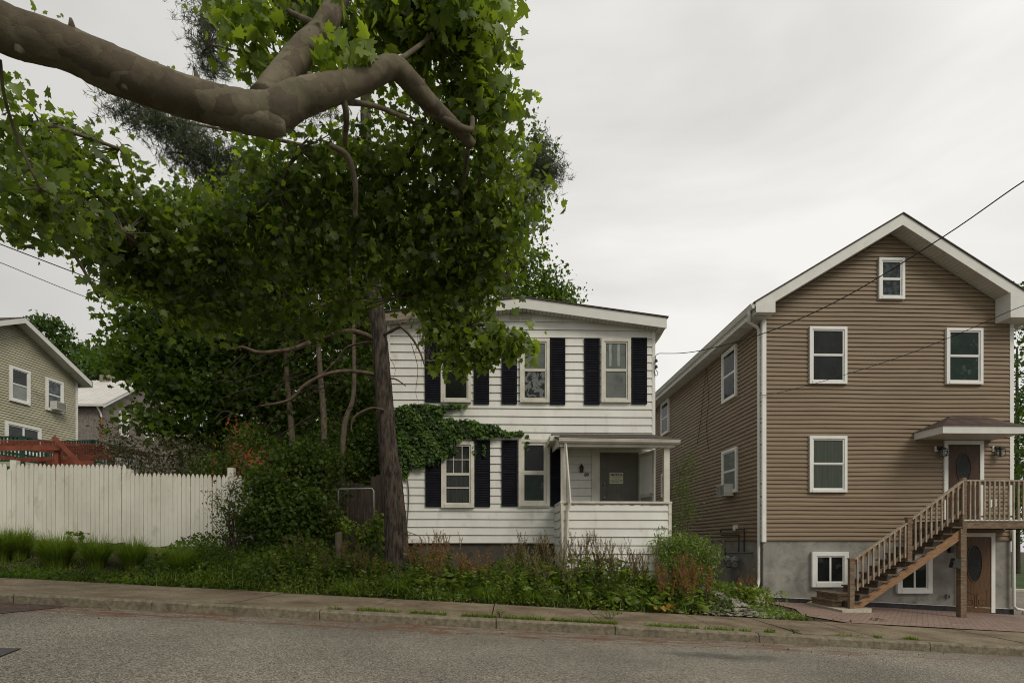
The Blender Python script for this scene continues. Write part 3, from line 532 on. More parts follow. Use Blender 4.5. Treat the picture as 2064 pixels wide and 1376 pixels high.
# ---------------------------------------------------------------- house building kit
def siding(fr, b0, b1, exp, lim, prof, mb=None, wave=0.0):
    mb = mb or MB(); z = b0; sr = random.Random(int(b0 * 977) + 5)
    def wz(a, zz): return wave * (math.sin(a * 1.25 + zz * 1.7) + .6 * math.sin(a * 2.9 - zz * 1.1)) if b0 + .05 < zz < b1 - .3 else 0
    while z < b1 - .01:
        la, ra = lim(z)
        if ra - la > .02: mb.quad(fr.P(la, z, 0), fr.P(ra, z, 0), fr.P(ra, z, prof[0][1]), fr.P(la, z, prof[0][1]))
        L0, R0 = lim(z); L1, R1 = lim(min(b1, z + exp)); cuts = []     # boards of about 3.6 m, lapped at the ends
        x = L0 + sr.uniform(.6, 3.4)
        while x < R0 - .5: cuts.append(x); x += sr.uniform(3.2, 3.8)
        edges = [None] + cuts + [None]
        for k in range(len(edges) - 1):
            dc = .002 * (k % 2) + sr.uniform(0, .001)
            for (f0, c0), (f1, c1) in zip(prof[:-1], prof[1:]):
                za = z + f0 * exp; zb = min(b1, z + f1 * exp)
                if za >= b1: break
                la, ra = lim(za); lb, rb = lim(zb)
                if ra - la < .02: break
                pa, pb = max(la, la if edges[k] is None else edges[k]), min(ra, ra if edges[k + 1] is None else edges[k + 1])
                qa, qb = max(lb, lb if edges[k] is None else edges[k]), min(rb, rb if edges[k + 1] is None else edges[k + 1])
                if pb - pa < .005: continue
                n = max(1, int((pb - pa) / .7)) if wave else 1
                for i in range(n):
                    t0, t1 = i / n, (i + 1) / n; a0, a1 = pa + (pb - pa) * t0, pa + (pb - pa) * t1; e0, e1 = qa + (qb - qa) * t0, qa + (qb - qa) * t1
                    d0, d1 = (dc if c0 > .02 else 0), (dc if c1 > .02 else 0)
                    mb.quad(fr.P(a0, za + wz(a0, za), c0 + d0), fr.P(a1, za + wz(a1, za), c0 + d0), fr.P(e1, zb + wz(e1, zb), c1 + d1), fr.P(e0, zb + wz(e0, zb), c1 + d1))
        z += exp
    return mb
CLAP = [(0, .001), (.095, .001), (.0951, .034), (1, .013)]
DUTCH = [(0, .001), (.15, .001), (.1501, .034), (.58, .030), (.76, .014), (1, .012)]
def window(house, fr, x0, x1, z0, z1, case=.07, trim='trim', back='painted_room_shade', glass='glass', split=.5, sash=.035, extra=None, off=.056, grid=None, mode='hung', label=None, backs=None):
    """casing part, with sash, pane and what stands behind the pane as sub-parts"""
    m = MB(); d = off + .035
    m.fbox(fr, x0, x0 + case, z0, z1, 0, d).fbox(fr, x1 - case, x1, z0, z1, 0, d)
    m.fbox(fr, x0 + case, x1 - case, z1 - case, z1, 0, d).fbox(fr, x0 + case, x1 - case, z0, z0 + case, 0, d + .012)
    w = m.build('window', trim, house)
    if label: w['label'] = label
    a0, a1, b0, b1 = x0 + case, x1 - case, z0 + case, z1 - case
    s = MB(); g = MB(); k = MB(); e = .001
    if mode == 'hung':
        bm = b0 + (b1 - b0) * split
        for (p0, p1, c) in ((bm, b1, off + .012), (b0, bm + sash * .5, off + .006)):
            s.fbox(fr, a0 + e, a0 + sash, p0, p1 - e, off - .02, c).fbox(fr, a1 - sash, a1 - e, p0, p1 - e, off - .02, c)
            s.fbox(fr, a0 + sash, a1 - sash, p1 - sash, p1 - e, off - .02, c - e).fbox(fr, a0 + sash, a1 - sash, p0 + e, p0 + sash, off - .02, c - e)
            g.quad(fr.P(a0 + sash, p0 + sash, c - .004), fr.P(a1 - sash, p0 + sash, c - .004), fr.P(a1 - sash, p1 - sash, c - .004), fr.P(a0 + sash, p1 - sash, c - .004))
        if grid:     # muntins in the upper sash
            nx, nz = grid
            for i in range(1, nx):
                xx = a0 + (a1 - a0) * i / nx; s.fbox(fr, xx - .008, xx + .008, bm + sash, b1 - sash, off - .005, off + .012)
            for i in range(1, nz):
                zz = bm + (b1 - bm) * i / nz; s.fbox(fr, a0 + sash, a1 - sash, zz - .008, zz + .008, off - .005, off + .0115)
    else:   # slider
        am = (a0 + a1) / 2
        for (p0, p1, c) in ((a0, am + sash * .5, off + .012), (am, a1, off + .006)):
            s.fbox(fr, p0 + e, p0 + sash, b0 + e, b1 - e, off - .02, c).fbox(fr, p1 - sash, p1 - e, b0 + e, b1 - e, off - .02, c)
            s.fbox(fr, p0 + sash, p1 - sash, b0 + e, b0 + sash, off - .02, c - e).fbox(fr, p0 + sash, p1 - sash, b1 - sash, b1 - e, off - .02, c - e)
            g.quad(fr.P(p0 + sash, b0 + sash, c - .004), fr.P(p1 - sash, b0 + sash, c - .004), fr.P(p1 - sash, b1 - sash, c - .004), fr.P(p0 + sash, b1 - sash, c - .004))
    s.build('sash', trim, w); g.build('pane', glass, w)
    if backs:
        bm = b0 + (b1 - b0) * split
        MB().fbox(fr, a0, a1, bm, b1, 0, off - .014).build('window_backing', backs[0], w)
        MB().fbox(fr, a0, a1, b0, bm, 0, off - .014).build('window_backing', backs[1], w)
    else:
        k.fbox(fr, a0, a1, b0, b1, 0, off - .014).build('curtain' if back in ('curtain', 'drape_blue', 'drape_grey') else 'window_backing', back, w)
    return w
def shutter(house, fr, x0, x1, z0, z1):
    m = MB(); st = .045; c = .063
    m.fbox(fr, x0, x0 + st, z0, z1, .038, c).fbox(fr, x1 - st, x1, z0, z1, .038, c)
    zm = (z0 + z1) / 2
    for p in (z0, zm - st / 2, z1 - st): m.fbox(fr, x0 + st, x1 - st, p, p + st, .038, c - .001)
    for q0, q1 in ((z0 + st, zm - st / 2), (zm + st / 2, z1 - st)):
        n = max(3, int((q1 - q0) / .042)); h = (q1 - q0) / n
        for i in range(n):
            b = q0 + i * h
            m.quad(fr.P(x0 + st, b, .060), fr.P(x1 - st, b, .060), fr.P(x1 - st, b + h * .8, .045), fr.P(x0 + st, b + h * .8, .045))
            m.quad(fr.P(x0 + st, b + h * .8, .045), fr.P(x1 - st, b + h * .8, .045), fr.P(x1 - st, b + h, .040), fr.P(x0 + st, b + h, .040))
            m.quad(fr.P(x0 + st, b, .040), fr.P(x1 - st, b, .040), fr.P(x1 - st, b, .060), fr.P(x0 + st, b, .060))
    return m.build('shutter', 'shutter', house)
def oval(fr, a, b, ra, rb, c, n=28): return [fr.P(a + ra * math.cos(2 * math.pi * k / n), b + rb * math.sin(2 * math.pi * k / n), c) for k in range(n)]
def text_obj(name, s, size, loc, rot, mat, parent, ext=.003, bold=0.0, align='CENTER', sx=1.0):
    cu = bpy.data.curves.new(name, 'FONT'); cu.body = s; cu.size = size; cu.extrude = ext; cu.offset = bold; cu.align_x = align; cu.align_y = 'CENTER'
    cu.resolution_u = 3; cu.materials.append(MT[mat])
    o = bpy.data.objects.new(name, cu); COL.objects.link(o); o.rotation_euler = rot; o.scale = (sx, 1, 1)
    bpy.context.view_layer.update(); dg = bpy.context.evaluated_depsgraph_get()
    me = bpy.data.meshes.new_from_object(o.evaluated_get(dg)); bpy.data.objects.remove(o); me.name = name
    o = link_mesh(name, me, None, parent); o.rotation_euler = rot; o.scale = (sx, 1, 1)
    o.location = Vector(loc) - org_of(parent) if parent else Vector(loc)
    return o

# ---------------------------------------------------------------- white house
YW = 14.1
def build_white():
    xl = W(783, 900, YW).x; xr = W(1318, 760, YW).x
    H = thing('white_house', 'old two storey white clapboard house with black shutters and low gable roof', 'house', ((xl + xr) / 2, YW, gz(0, 13.6)))
    fr = Fr((0, YW, 0), (1, 0, 0), (0, -1, 0)); frb = Fr((0, 23.2, 0), (-1, 0, 0), (0, 1, 0))
    frl = Fr((xl, 0, 0), (0, -1, 0), (-1, 0, 0)); frr = Fr((xr, 0, 0), (0, 1, 0), (1, 0, 0))
    zb = W(950, 1095, YW).z; zbot = EZ - 1.35
    MB().box(xl + .03, xr - .03, YW + .03, 27.1, zbot - .6, zb + .02).build('foundation', 'foundation', H)
    xa = W(1052, 700, YW).x; za = W(1052, 630, YW).z; ze = W(1318, 664, YW).z; zel = W(785, 652, YW).z
    MB().poly_prism([(xl, YW + .001, zb), (xr, YW + .001, zb), (xr, YW + .001, ze), (xa, YW + .001, za), (xl, YW + .001, zel)], (0, 13.0, 0)).build('wall', 'white_siding', H)  # unseen rear lengthened to block sky light from the brown side wall
    def lim(z):
        l, r = xl, xr
        if z > zel: l = xl + (xa - xl) * (z - zel) / (za - zel)
        if z > ze: r = xr - (xr - xa) * (z - ze) / (za - ze)
        return l, r
    zp = W(1250, 1010, YW).z
    siding(fr, zb, za, .1985, lim, CLAP, None, .002).build('clapboard_siding', 'white_siding', H)
    siding(frl, zb, zel, .1985, lambda z: (-27.1, -YW), CLAP).build('clapboard_siding', 'white_siding', H)
    siding(frr, zb, ze, .1985, lambda z: (YW, 27.1), CLAP).build('clapboard_siding', 'white_siding', H)
    m = MB().box(xr - .05, xr + .026, YW - .036, YW + .05, zb, ze); m.build('corner_board', 'white_siding', H)
    MB().box(xl - .026, xl + .05, YW - .036, YW + .05, zb, zel).build('corner_board', 'white_siding', H)
    # frieze boards above the window heads
    # roof
    Yf = 13.78; p = [W(774, 630, Yf), W(1054, 600, Yf), W(1344, 640.5, Yf)]; q = [W(774, 647, Yf), W(1054, 621, Yf), W(1344, 661, Yf)]
    xm = W(1000, 610, Yf).x; t = (xm - p[0].x) / (p[1].x - p[0].x)
    pm = p[0].lerp(p[1], t); qm = q[0].lerp(q[1], t)
    MB().poly_prism([qm, q[1], q[2], p[2], p[1], pm], (0, .03, 0)).build('fascia', 'eave_trim', H)
    f = MB().poly_prism([q[0], qm + Vector((-.004, 0, 0)), pm + Vector((-.004, 0, 0)), p[0]], (0, .028, 0)).build('fascia', 'worn_fascia', H); f['label'] = 'weathered brown left half of the gable board'
    m = MB(); up = Vector((0, 0, .004)); th = Vector((0, 0, .03)); dy = Vector((0, 13.7, 0)); fy = Vector((0, -.03, 0))
    for a, b in ((p[0] + Vector((-.04, 0, 0)), p[1]), (p[1], p[2] + Vector((.04, 0, 0)))):
        m.hexa([a + fy + up, b + fy + up, b + dy + up, a + dy + up, a + fy + up + th, b + fy + up + th, b + dy + up + th, a + dy + up + th])
    m.build('roof', 'shingle', H)
    m = MB(); e = Vector((0, .031, .006)); dd = Vector((0, 9.4, 0))
    # grooved soffit: narrow boards
    for a, b in ((q[0], q[1]), (q[1], q[2])):
        n = int((b - a).length / .1)
        for i in range(n):
            s0 = a.lerp(b, i / n) + e; s1 = a.lerp(b, (i + .88) / n) + e
            m.hexa([s0, s1, s1 + Vector((0, .30, 0)), s0 + Vector((0, .30, 0)), s0 + up * 3, s1 + up * 3, s1 + Vector((0, .30, 0)) + up * 3, s0 + Vector((0, .30, 0)) + up * 3])
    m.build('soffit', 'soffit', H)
    m = MB().box(xr + .031, q[2].x - .031, Yf + .035, 27.3, q[2].z + .02, q[2].z + .035); MB().box(q[0].x, xl - .03, Yf + .035, 27.3, q[0].z + .02, q[0].z + .035).build('eave', 'eave_trim', H)
    m.box(q[2].x - .03, q[2].x, Yf + .035, 27.3, q[2].z + .036, p[2].z - .01); m.build('eave', 'eave_trim', H)
    gs = W(1338, 655, Yf + .2); m = MB().tube([gs + Vector((.06, .05, .06)), gs + Vector((.02, .1, -.06)), gs + Vector((-.04, .3, -.20)), gs + Vector((-.14, .4, -.34))], .035, 8, 3); m.build('gutter_stub', 'old_trim', H, True)
    # attic vent: two louvred halves
    for u0, u1 in ((1028, 1048), (1051, 1071)):
        x0, x1, z0, z1 = rect(u0, 633, u1, 647, YW); m = MB().fbox(fr, x0, x1, z0, z1, .0, .044)
        for i in range(5): 
            zz = z0 + (z1 - z0) * (i + .2) / 5; m.hexa([fr.P(x0, zz, .044), fr.P(x1, zz, .044), fr.P(x1, zz + .02, .044), fr.P(x0, zz + .02, .044), fr.P(x0, zz - .006, .062), fr.P(x1, zz - .006, .062), fr.P(x1, zz + .002, .062), fr.P(x0, zz + .002, .062)])
        m.build('vent', 'old_trim', H)
    # windows and shutters
    up = [(889, 950), (1048, 1107), (1211, 1270)]
    for i, (u0, u1) in enumerate(up):
        x0, x1, z0, z1 = rect(u0, 684, u1, 812, YW)
        kw = [dict(backs=('grey_film', 'painted_room_shade'), label='window half hidden by hanging leaves, dark lower pane'), dict(backs=('grey_film', 'torn_film'), label='upper middle window with torn film behind the glass'), dict(backs=('grey_film', 'grey_film'), label='upper right window with two strips of white tape')][i]
        w = window(H, fr, x0, x1, z0, z1, .075, 'old_trim', glass='glass', sash=.04, **kw)
        if i == 2:
            for uu in (1229, 1246):
                a = W(uu, 720, YW).x; pts = [fr.P(a + rnd.uniform(-.008, .008) - .03, z1 - .13 - k * (z1 - z0) * .058, .0475) for k in range(7)]
                t_ = [fr.P(a + rnd.uniform(.0, .012) + .03, z1 - .13 - k * (z1 - z0) * .058, .0475) for k in range(7)]
                m = MB(); 
                for k in range(6): m.quad(pts[k], pts[k + 1], t_[k + 1], t_[k])
                m.build('tape_strip', 'tape', w)
    lo = [(890, 956, 890, 1023), (1045, 1107, 886, 1020)]
    for i, (u0, u1, v0, v1) in enumerate(lo):
        x0, x1, z0, z1 = rect(u0, v0, u1, v1, YW)
        if i == 0:
            w = window(H, fr, x0, x1, z0, z1, .085, 'old_trim', 'drape_grey', 'glass', sash=.04, split=.5, grid=(3, 2), label='lower left window with a small paned upper sash')
            xa0, xa1 = x0 + .12, x1 - .12; zz = z0 + (z1 - z0) * .30; MB().fbox(fr, x0 + .125, x1 - .125, zz - .014, zz + .014, .042, .070).build('rail', 'old_trim', w)
        else:
            w = window(H, fr, x0, x1, z0, z1, .075, 'old_trim', glass='glass_dull', sash=.07, split=.49, backs=('painted_room_shade', 'painted_green_reflection'), label='lower middle window with peeling sill')
            MB().fbox(fr, x0 - .01, x1 + .01, z0 - .03, z0 - .001, .0, .075).build('sill', 'old_trim', w)
    for u0, u1, v0, v1 in ((857, 888, 680, 811), (955, 986, 682, 815), (1011, 1042, 683, 815), (1108, 1139, 682, 816), (1177, 1208, 683, 816), (1272, 1303, 682, 815),
                           (858, 889, 888, 1021), (957, 988, 887, 1021), (1011, 1043, 887, 1020), (1109, 1140, 905, 1020)):
        shutter(H, fr, *rect(u0, v0, u1, v1, YW))
    # door with casing
    x0, x1, z0, z1 = rect(1212, 917, 1282, 1082, YW)
    MB().fbox(fr, W(1192, 950, YW).x, x0 - .05, z0, z1 + .06, .0, .055).fbox(fr, x1 + .05, x1 + .14, z0, z1 + .06, .021, .05).fbox(fr, W(1192, 950, YW).x, x1 + .14, z1 + .061, z1 + .17, .021, .055).build('door_casing', 'old_trim', H)
    MB().fbox(fr, x0 - .05, x0 - .001, z0, z1 + .06, .0, .06).fbox(fr, x1 + .001, x1 + .05, z0, z1 + .06, .0, .06).fbox(fr, x0 - .001, x1 + .001, z1 + .001, z1 + .059, 0, .06).build('door_frame', 'grey_door', H)
    m = MB().fbox(fr, x0, x1, z0, z1, .0, .042)
    d = m.build('door', 'grey_door', H); w = x1 - x0; h = z1 - z0; m = MB()
    for (a0, a1) in ((.14, .45), (.55, .86)):
        for (b0, b1) in ((.80, .93), (.45, .74), (.12, .38)):
            X0, X1, Z0, Z1 = x0 + w * a0, x0 + w * a1, z0 + h * b0, z0 + h * b1; t = .012
            m.fbox(fr, X0, X1, Z0, Z0 + t, .042, .05).fbox(fr, X0, X1, Z1 - t, Z1, .042, .05).fbox(fr, X0, X0 + t, Z0 + t, Z1 - t, .042, .05).fbox(fr, X1 - t, X1, Z0 + t, Z1 - t, .042, .05)
    m.build('panel_moulding', 'grey_door', d)
    kx = x0 + .07; m = MB(); 
    for zz in (W(1215, 976, YW).z, W(1215, 1003, YW).z): m.lathe(fr.P(kx, zz, .03), [(.03, 0), (.03, .01), (.012, .02), (.012, .04), (.03, .05), (.028, .07), (.01, .08)], 12, 'y')
    m.build('knob', 'steel', d, True)
    # lantern and number
    L = W(1171, 945, YW); m = MB().fbox(fr, L.x - .03, L.x + .03, L.z - .02, L.z + .08, .02, .035)
    m.lathe((L.x, YW - .10, L.z - .10), [(.03, 0), (.045, .02), (.055, .12), (.06, .13), (.03, .18), (.008, .21)], 10); m.tube([(L.x, YW - .03, L.z + .05), (L.x, YW - .08, L.z + .12), (L.x, YW - .10, L.z + .1)], .008, 6)
    m.build('wall_lantern', 'black_metal', H)
    n = W(1182, 957, YW); t = text_obj('house_number', '89', .115, (n.x, YW - .034, n.z), (R(90), 0, 0), 'number', H, .004, .002)
    # meter box, black cable at the left corner
    return H, fr, xl, xr
HW, frW, XLW, XRW = build_white()
def build_porch():
    H = HW; Yp = 12.87; fp = Fr((0, Yp, 0), (1, 0, 0), (0, -1, 0))
    x0 = W(1131, 1040, Yp).x; x1 = W(1351, 1040, Yp).x; zt = W(1240, 1014, Yp).z; zbt = EZ - 1.05
    P = thing('front_porch', 'small white front porch with clapboard half wall and sagging low roof', 'porch', ((x0 + x1) / 2, Yp + .6, zbt))
    fl = Fr((x0, 0, 0), (0, -1, 0), (-1, 0, 0)); frr = Fr((x1, 0, 0), (0, 1, 0), (1, 0, 0))
    MB().box(x0, x1, Yp + .001, Yp + .09, zbt - .3, zt).box(x0, x0 + .09, Yp + .091, YW - .03, zbt - .3, zt).box(x1 - .09, x1, Yp + .091, YW - .03, zbt - .3, zt).build('half_wall', 'white_siding', P)
    zs = zt - .197 * 9
    xj = W(1146, 1040, Yp).x
    siding(fp, zs, zt - .001, .197, lambda z: (xj, x1 - .05), CLAP).build('clapboard_siding', 'white_siding', P)
    siding(fp, zs, zt - .001, .197, lambda z: (x0 + .05, xj - .03), CLAP).build('clapboard_siding', 'white_siding', P)
    siding(fl, zs, zt, .197, lambda z: (-YW + .03, -Yp), CLAP).build('clapboard_siding', 'white_siding', P)
    MB().fbox(fp, x1 - .05, x1 + .02, zs, zt - .002, 0, .038).build('corner_board', 'old_trim', P); MB().fbox(fp, x0 - .02, x0 + .05, zs, zt - .002, 0, .038).build('corner_board', 'old_trim', P); MB().fbox(fp, xj - .03, xj, zs, zt - .002, 0, .036).build('corner_board', 'old_trim', P)
    MB().box(x0 - .03, x1 + .03, Yp - .05, Yp + .13, zt, zt + .045).box(x0 - .03, x0 + .12, Yp + .131, YW - .05, zt, zt + .045).box(x1 - .12, x1 + .03, Yp + .131, YW - .05, zt, zt + .045).build('rail_cap', 'old_trim', P)
    # flaking strip under the cap
    m = MB(); x = x0
    while x < x1 - .05:
        w = rnd.uniform(.04, .16); m.box(x, min(x1, x + w), Yp - .035, Yp - .024, zt - rnd.uniform(.015, .045), zt - .001); x += w + .002
    m.build('peeling_strip', 'worn_fascia', P)
    MB().box(x0 + .09, x1 - .09, Yp + .09, YW - .05, W(1240, 1082, YW).z - .04, W(1240, 1082, YW).z - .005).build('floor', 'tread_wood', P)
    # roof, falls from the wall to the gutter
    Yg = 12.72; gx0 = W(1127, 880, Yg).x; gx1 = W(1371, 885, Yg).x; zg = W(1240, 884, Yg).z; zw = W(1240, 878, YW).z
    a = [(gx0 - .05, Yg + .08, zg + .0), (gx1 - .05, Yg + .08, zg), (gx1 - .3, YW - .04, zw), (gx0 - .05, YW - .04, zw)]
    MB().hexa([*a, *[(p[0], p[1], p[2] + .035) for p in a]]).build('roof', 'shingle', P)
    b = [(gx0 + .02, Yg + .09, zg - .09), (gx1 - .12, Yg + .09, zg - .09), (gx1 - .3, YW - .06, zg - .02), (gx0 + .02, YW - .06, zg - .02)]
    m = MB()
    n = 26
    for i in range(n):
        t0 = i / n; t1 = (i + .93) / n; l = lambda p, q, t: tuple(Vector(p).lerp(Vector(q), t))
        q = [l(b[0], b[1], t0), l(b[0], b[1], t1), l(b[3], b[2], t1), l(b[3], b[2], t0)]
        m.hexa([*q, *[(p[0], p[1], p[2] + .015) for p in q]])
    m.build('ceiling', 'soffit', P)
    MB().box(gx0 + .02, gx1 - .1, Yg + .085, Yg + .11, zg - .17, zg - .005).poly_prism([(gx0 - .02, Yg + .1, zg - .17), (gx0 - .02, YW - .05, zg - .1), (gx0 - .02, YW - .05, zw - .005), (gx0 - .02, Yg + .1, zg - .005)], (.03, 0, 0)).build('beam', 'old_trim', P)
    # gutter: open trough with rolled lip
    m = MB(); pr = [(Yg + .08, .005), (Yg + .08, -.085), (Yg + .02, -.095), (Yg - .02, -.055), (Yg - .03, -.01), (Yg - .038, -.004), (Yg - .032, .006)]
    A = [(gx0, y, zg + z) for y, z in pr]; Bq = [(gx1, y, zg + z - .02) for y, z in pr]
    for k in range(len(pr) - 1): m.quad(A[k], Bq[k], Bq[k + 1], A[k + 1])
    m.quad(*A); m.quad(*Bq[::-1]); m.build('gutter', 'old_trim', P)
    lb = rect(1109, 877, 1124, 888, 13.2); MB().box(lb[0], lb[1] + .04, 13.2, YW - .04, lb[2], lb[3]).build('rake_box', 'old_trim', P)
    # posts: one square each side, one leaning downpipe-board in front of the left
    MB().box(x1 - .14, x1 - .01, Yp + .01, Yp + .13, zt + .046, zg - .171).build('post', 'old_trim', P)
    MB().box(x0 + .0, x0 + .11, Yp + .01, Yp + .13, zt + .046, zg - .171).build('post', 'old_trim', P)
    t0 = W(1139, 887, Yp - .1); t1 = W(1149, 1012, Yp - .12); t2 = W(1144, 1030, Yp - .08); t3 = W(1141, 1150, Yp - .08)
    m = MB().tube([t0, t1, t2, t3], .036, 4); m.build('leaning_downspout', 'old_trim', P)
    t0 = W(1131, 1012, Yp - .06); t3 = W(1133, 1130, Yp - .06); MB().tube([t0, t3], .018, 4).build('conduit', 'old_trim', P)
    # storm door standing open
    zf = W(1240, 1080, YW).z; hp = Vector((W(1287, 990, YW).x, YW - .06, zf)); ep = Vector((W(1319, 990, 13.24).x, 13.24, zf)); hgt = 2.05
    r = (ep - hp); Wd = Vector((r.x, r.y, 0)).length; fs = Fr((hp.x, hp.y, 0), (r.x, r.y, 0), (r.y, -r.x, 0))
    D = thing('storm_door', 'open white storm door with glazed panels hanging at the porch side', 'storm door', tuple(hp))
    b0 = zf; m = MB(); s = .09
    m.fbox(fs, 0, s, b0, b0 + hgt, -.015, .015).fbox(fs, Wd - s, Wd, b0, b0 + hgt, -.015, .015)
    for q in (b0, b0 + .95, b0 + hgt - s): m.fbox(fs, s, Wd - s, q, q + s, -.0145, .0145)
    m.build('frame', 'old_trim', D)
    MB().fbox(fs, s, Wd - s, b0 + .95 + s, b0 + hgt - s, -.003, .003).build('pane', 'trim', D)
    MB().fbox(fs, s, Wd - s, b0 + s, b0 + .95, -.003, .003).build('lower_panel', 'blind', D)
    MB().lathe(fs.P(Wd - .045, b0 + 1.0, .015), [(.02, 0), (.02, .03), (.028, .05), (.01, .07)], 8, 'x').build('handle', 'steel', D)
    # notice taped to the door
    n0, n1, m0, m1 = rect(1228.5, 952, 1256, 974.5, YW - .05); yy = YW - .052
    N = thing('notice_sheet', 'yellowed notice sheet taped to the grey front door', 'notice', ((n0 + n1) / 2, yy, m0))
    MB().box(n0, n1, yy - .002, yy, m0, m1).build('sheet', 'paper', N)
    text_obj('heading', 'NOTICE', .082, ((n0 + n1) / 2, yy - .004, m1 - .055), (R(90), 0, 0), 'ink', N, .0008, .003, sx=.98)
    m = MB(); hh = m1 - m0
    for k, (a, b) in enumerate(((.06, .94), (.2, .8), (.30, .72), (.08, .92), (.06, .9), (.1, .6))):
        zz = m1 - .105 - k * .028
        x = n0 + (n1 - n0) * a
        while x < n0 + (n1 - n0) * b:
            w = rnd.uniform(.012, .04); m.box(x, x + w, yy - .0035, yy - .0021, zz, zz + .010); x += w + .008
    m.build('print_lines', 'grey_ink', N)
build_porch()

# ---------------------------------------------------------------- brown house
YB = 15.07
def build_brown():
    xl = W(1538, 900, YB).x; xr = W(2039, 900, YB).x; YE = 29.0
    H = thing('brown_house', 'tall brown vinyl sided house with white trim over a grey stucco basement', 'house', ((xl + xr) / 2, YB, base(10.5)))
    fr = Fr((0, YB, 0), (1, 0, 0), (0, -1, 0)); fl = Fr((xl, 0, 0), (0, -1, 0), (-1, 0, 0)); frr = Fr((xr, 0, 0), (0, 1, 0), (1, 0, 0)); fb = Fr((0, YE, 0), (-1, 0, 0), (0, 1, 0))
    zb = W(1700, 1089.5, YB).z; xa = W(1794, 480, YB).x; za = W(1794, 474, YB).z; 
    sl = .604; ze = za - sl * (xa - xl); zer = za - sl * (xr - xa)
    MB().poly_prism([(xl, YB + .001, zb), (xr, YB + .001, zb), (xr, YB + .001, zer), (xa, YB + .001, za), (xl, YB + .001, ze)], (0, YE - YB, 0)).build('wall', 'brown_siding', H)
    def lim(z):
        l, r = xl, xr
        if z > ze: l = xl + (z - ze) / sl
        if z > zer: r = xr - (z - zer) / sl
        return l, r
    ex = .1178
    siding(fr, zb, za, ex, lim, DUTCH, None, .006).build('vinyl_siding', 'brown_siding', H)
    siding(fl, zb, ze, ex, lambda z: (-YE, -YB), DUTCH, None, .005).build('vinyl_siding', 'brown_siding', H)
    siding(frr, zb, zer, ex, lambda z: (YB, YE), DUTCH).build('vinyl_siding', 'brown_siding', H)
    # basement, with a damp-proof skirt that follows the fall of the ground
    zlo = base(xr) - .5
    m = MB(); n = 12; s0 = W(1541, 1201, YB).z; s1 = W(2007, 1226, YB).z
    def zst(x): return s0 + (s1 - s0) * (x - xl) / (xr - xl)
    m.poly_prism([(xl + .012, YB + .012, zst(xl)), (xr - .012, YB + .012, zst(xr)), (xr - .012, YB + .012, zb), (xl + .012, YB + .012, zb)], (0, YE - YB - .03, 0)); m.build('basement_wall', 'stucco', H)
    m = MB().poly_prism([(xl - .03, YB - .035, zlo), (xr + .03, YB - .035, zlo), (xr + .03, YB - .035, zst(xr) - .003), (xl - .03, YB - .035, zst(xl) - .003)], (0, YE - YB + .05, 0)); m.build('basement_skirt', 'membrane', H)
    m = MB(); nst = 70
    for i in range(nst):
        xx = xl + (xr - xl) * i / nst; x2 = xx + (xr - xl) / nst * .9; m.hexa([(xx, YB - .045, zst(xx) - .012), (x2, YB - .045, zst(x2) - .012), (x2, YB - .0, zst(x2) - .012), (xx, YB - .0, zst(xx) - .012), (xx, YB - .045, zst(xx) + .002), (x2, YB - .045, zst(x2) + .002), (x2, YB, zst(x2) + .002), (xx, YB, zst(xx) + .002)])
    m.build('drip_edge', 'old_trim', H)
    # corner boards
    MB().box(xl - .034, xl + .075, YB - .036, YB + .075, zb - .03, ze - .02).build('corner_board', 'trim', H)
    MB().box(xr - .075, xr + .034, YB - .036, YB + .075, zb + .1, zer - .02).build('corner_board', 'trim', H)
    # roof
    Yr = 14.59; tp = W(1820, 431, Yr); bt = W(1819, 453, Yr); hgt = tp.z - bt.z
    el = xl - .43; er = xr + .45; zl = tp.z - sl * (tp.x - el); zr_ = tp.z - sl * (er - tp.x)
    A, B_, C = Vector((el, Yr, zl)), Vector((tp.x, Yr, tp.z)), Vector((er, Yr, zr_)); dn = Vector((0, 0, -hgt))
    MB().poly_prism([A + dn, B_ + dn, C + dn, C, B_, A], (0, .03, 0)).build('fascia', 'eave_trim', H)
    m = MB(); fy = Vector((0, -.03, .004)); dy = Vector((0, YE - Yr + .3, .004)); th = Vector((0, 0, .035))
    for a, b in ((A + Vector((-.05, 0, -.03)), B_), (B_, C + Vector((.05, 0, -.03)))):
        m.hexa([a + fy, b + fy, b + dy, a + dy, a + fy + th, b + fy + th, b + dy + th, a + dy + th])
    m.build('roof', 'shingle', H)
    m = MB(); e = Vector((0, .031, .008)); dp = YB - Yr - .03; D = Vector((0, dp, 0)); T = Vector((0, 0, .012))
    for a, b in ((A + dn, B_ + dn), (B_ + dn, C + dn)):
        n = int((b - a).length / .105)
        for i in range(n):
            s0_ = a.lerp(b, i / n) + e; s1_ = a.lerp(b, (i + .9) / n) + e
            m.hexa([s0_, s1_, s1_ + D, s0_ + D, s0_ + T, s1_ + T, s1_ + D + T, s0_ + D + T])
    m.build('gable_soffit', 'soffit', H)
    # level eave soffit down each side, boxed returns at the gable, gutters
    zs = zl - hgt - .0
    m = MB(); m2 = MB(); y = Yr + .2
    while y < YE:
        m.box(el + .03, xl - .021, y, y + .285, zs, zs + .012); m2.box(xr + .021, er - .03, y, y + .285, zs, zs + .012); y += .3
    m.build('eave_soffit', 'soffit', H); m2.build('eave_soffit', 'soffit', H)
    MB().box(el, el + .028, Yr + .031, YE, zs + .001, zl - .02).build('eave_fascia', 'eave_trim', H); MB().box(er - .028, er, Yr + .031, YE, zs + .001, zl - .02).build('eave_fascia', 'eave_trim', H)
    bx = W(1563, 620, Yr - .01).x; bz = W(1545, 629, Yr - .01).z; bx2 = W(2037, 620, Yr - .01).x
    def tz(x): return tp.z - sl * abs(x - tp.x)
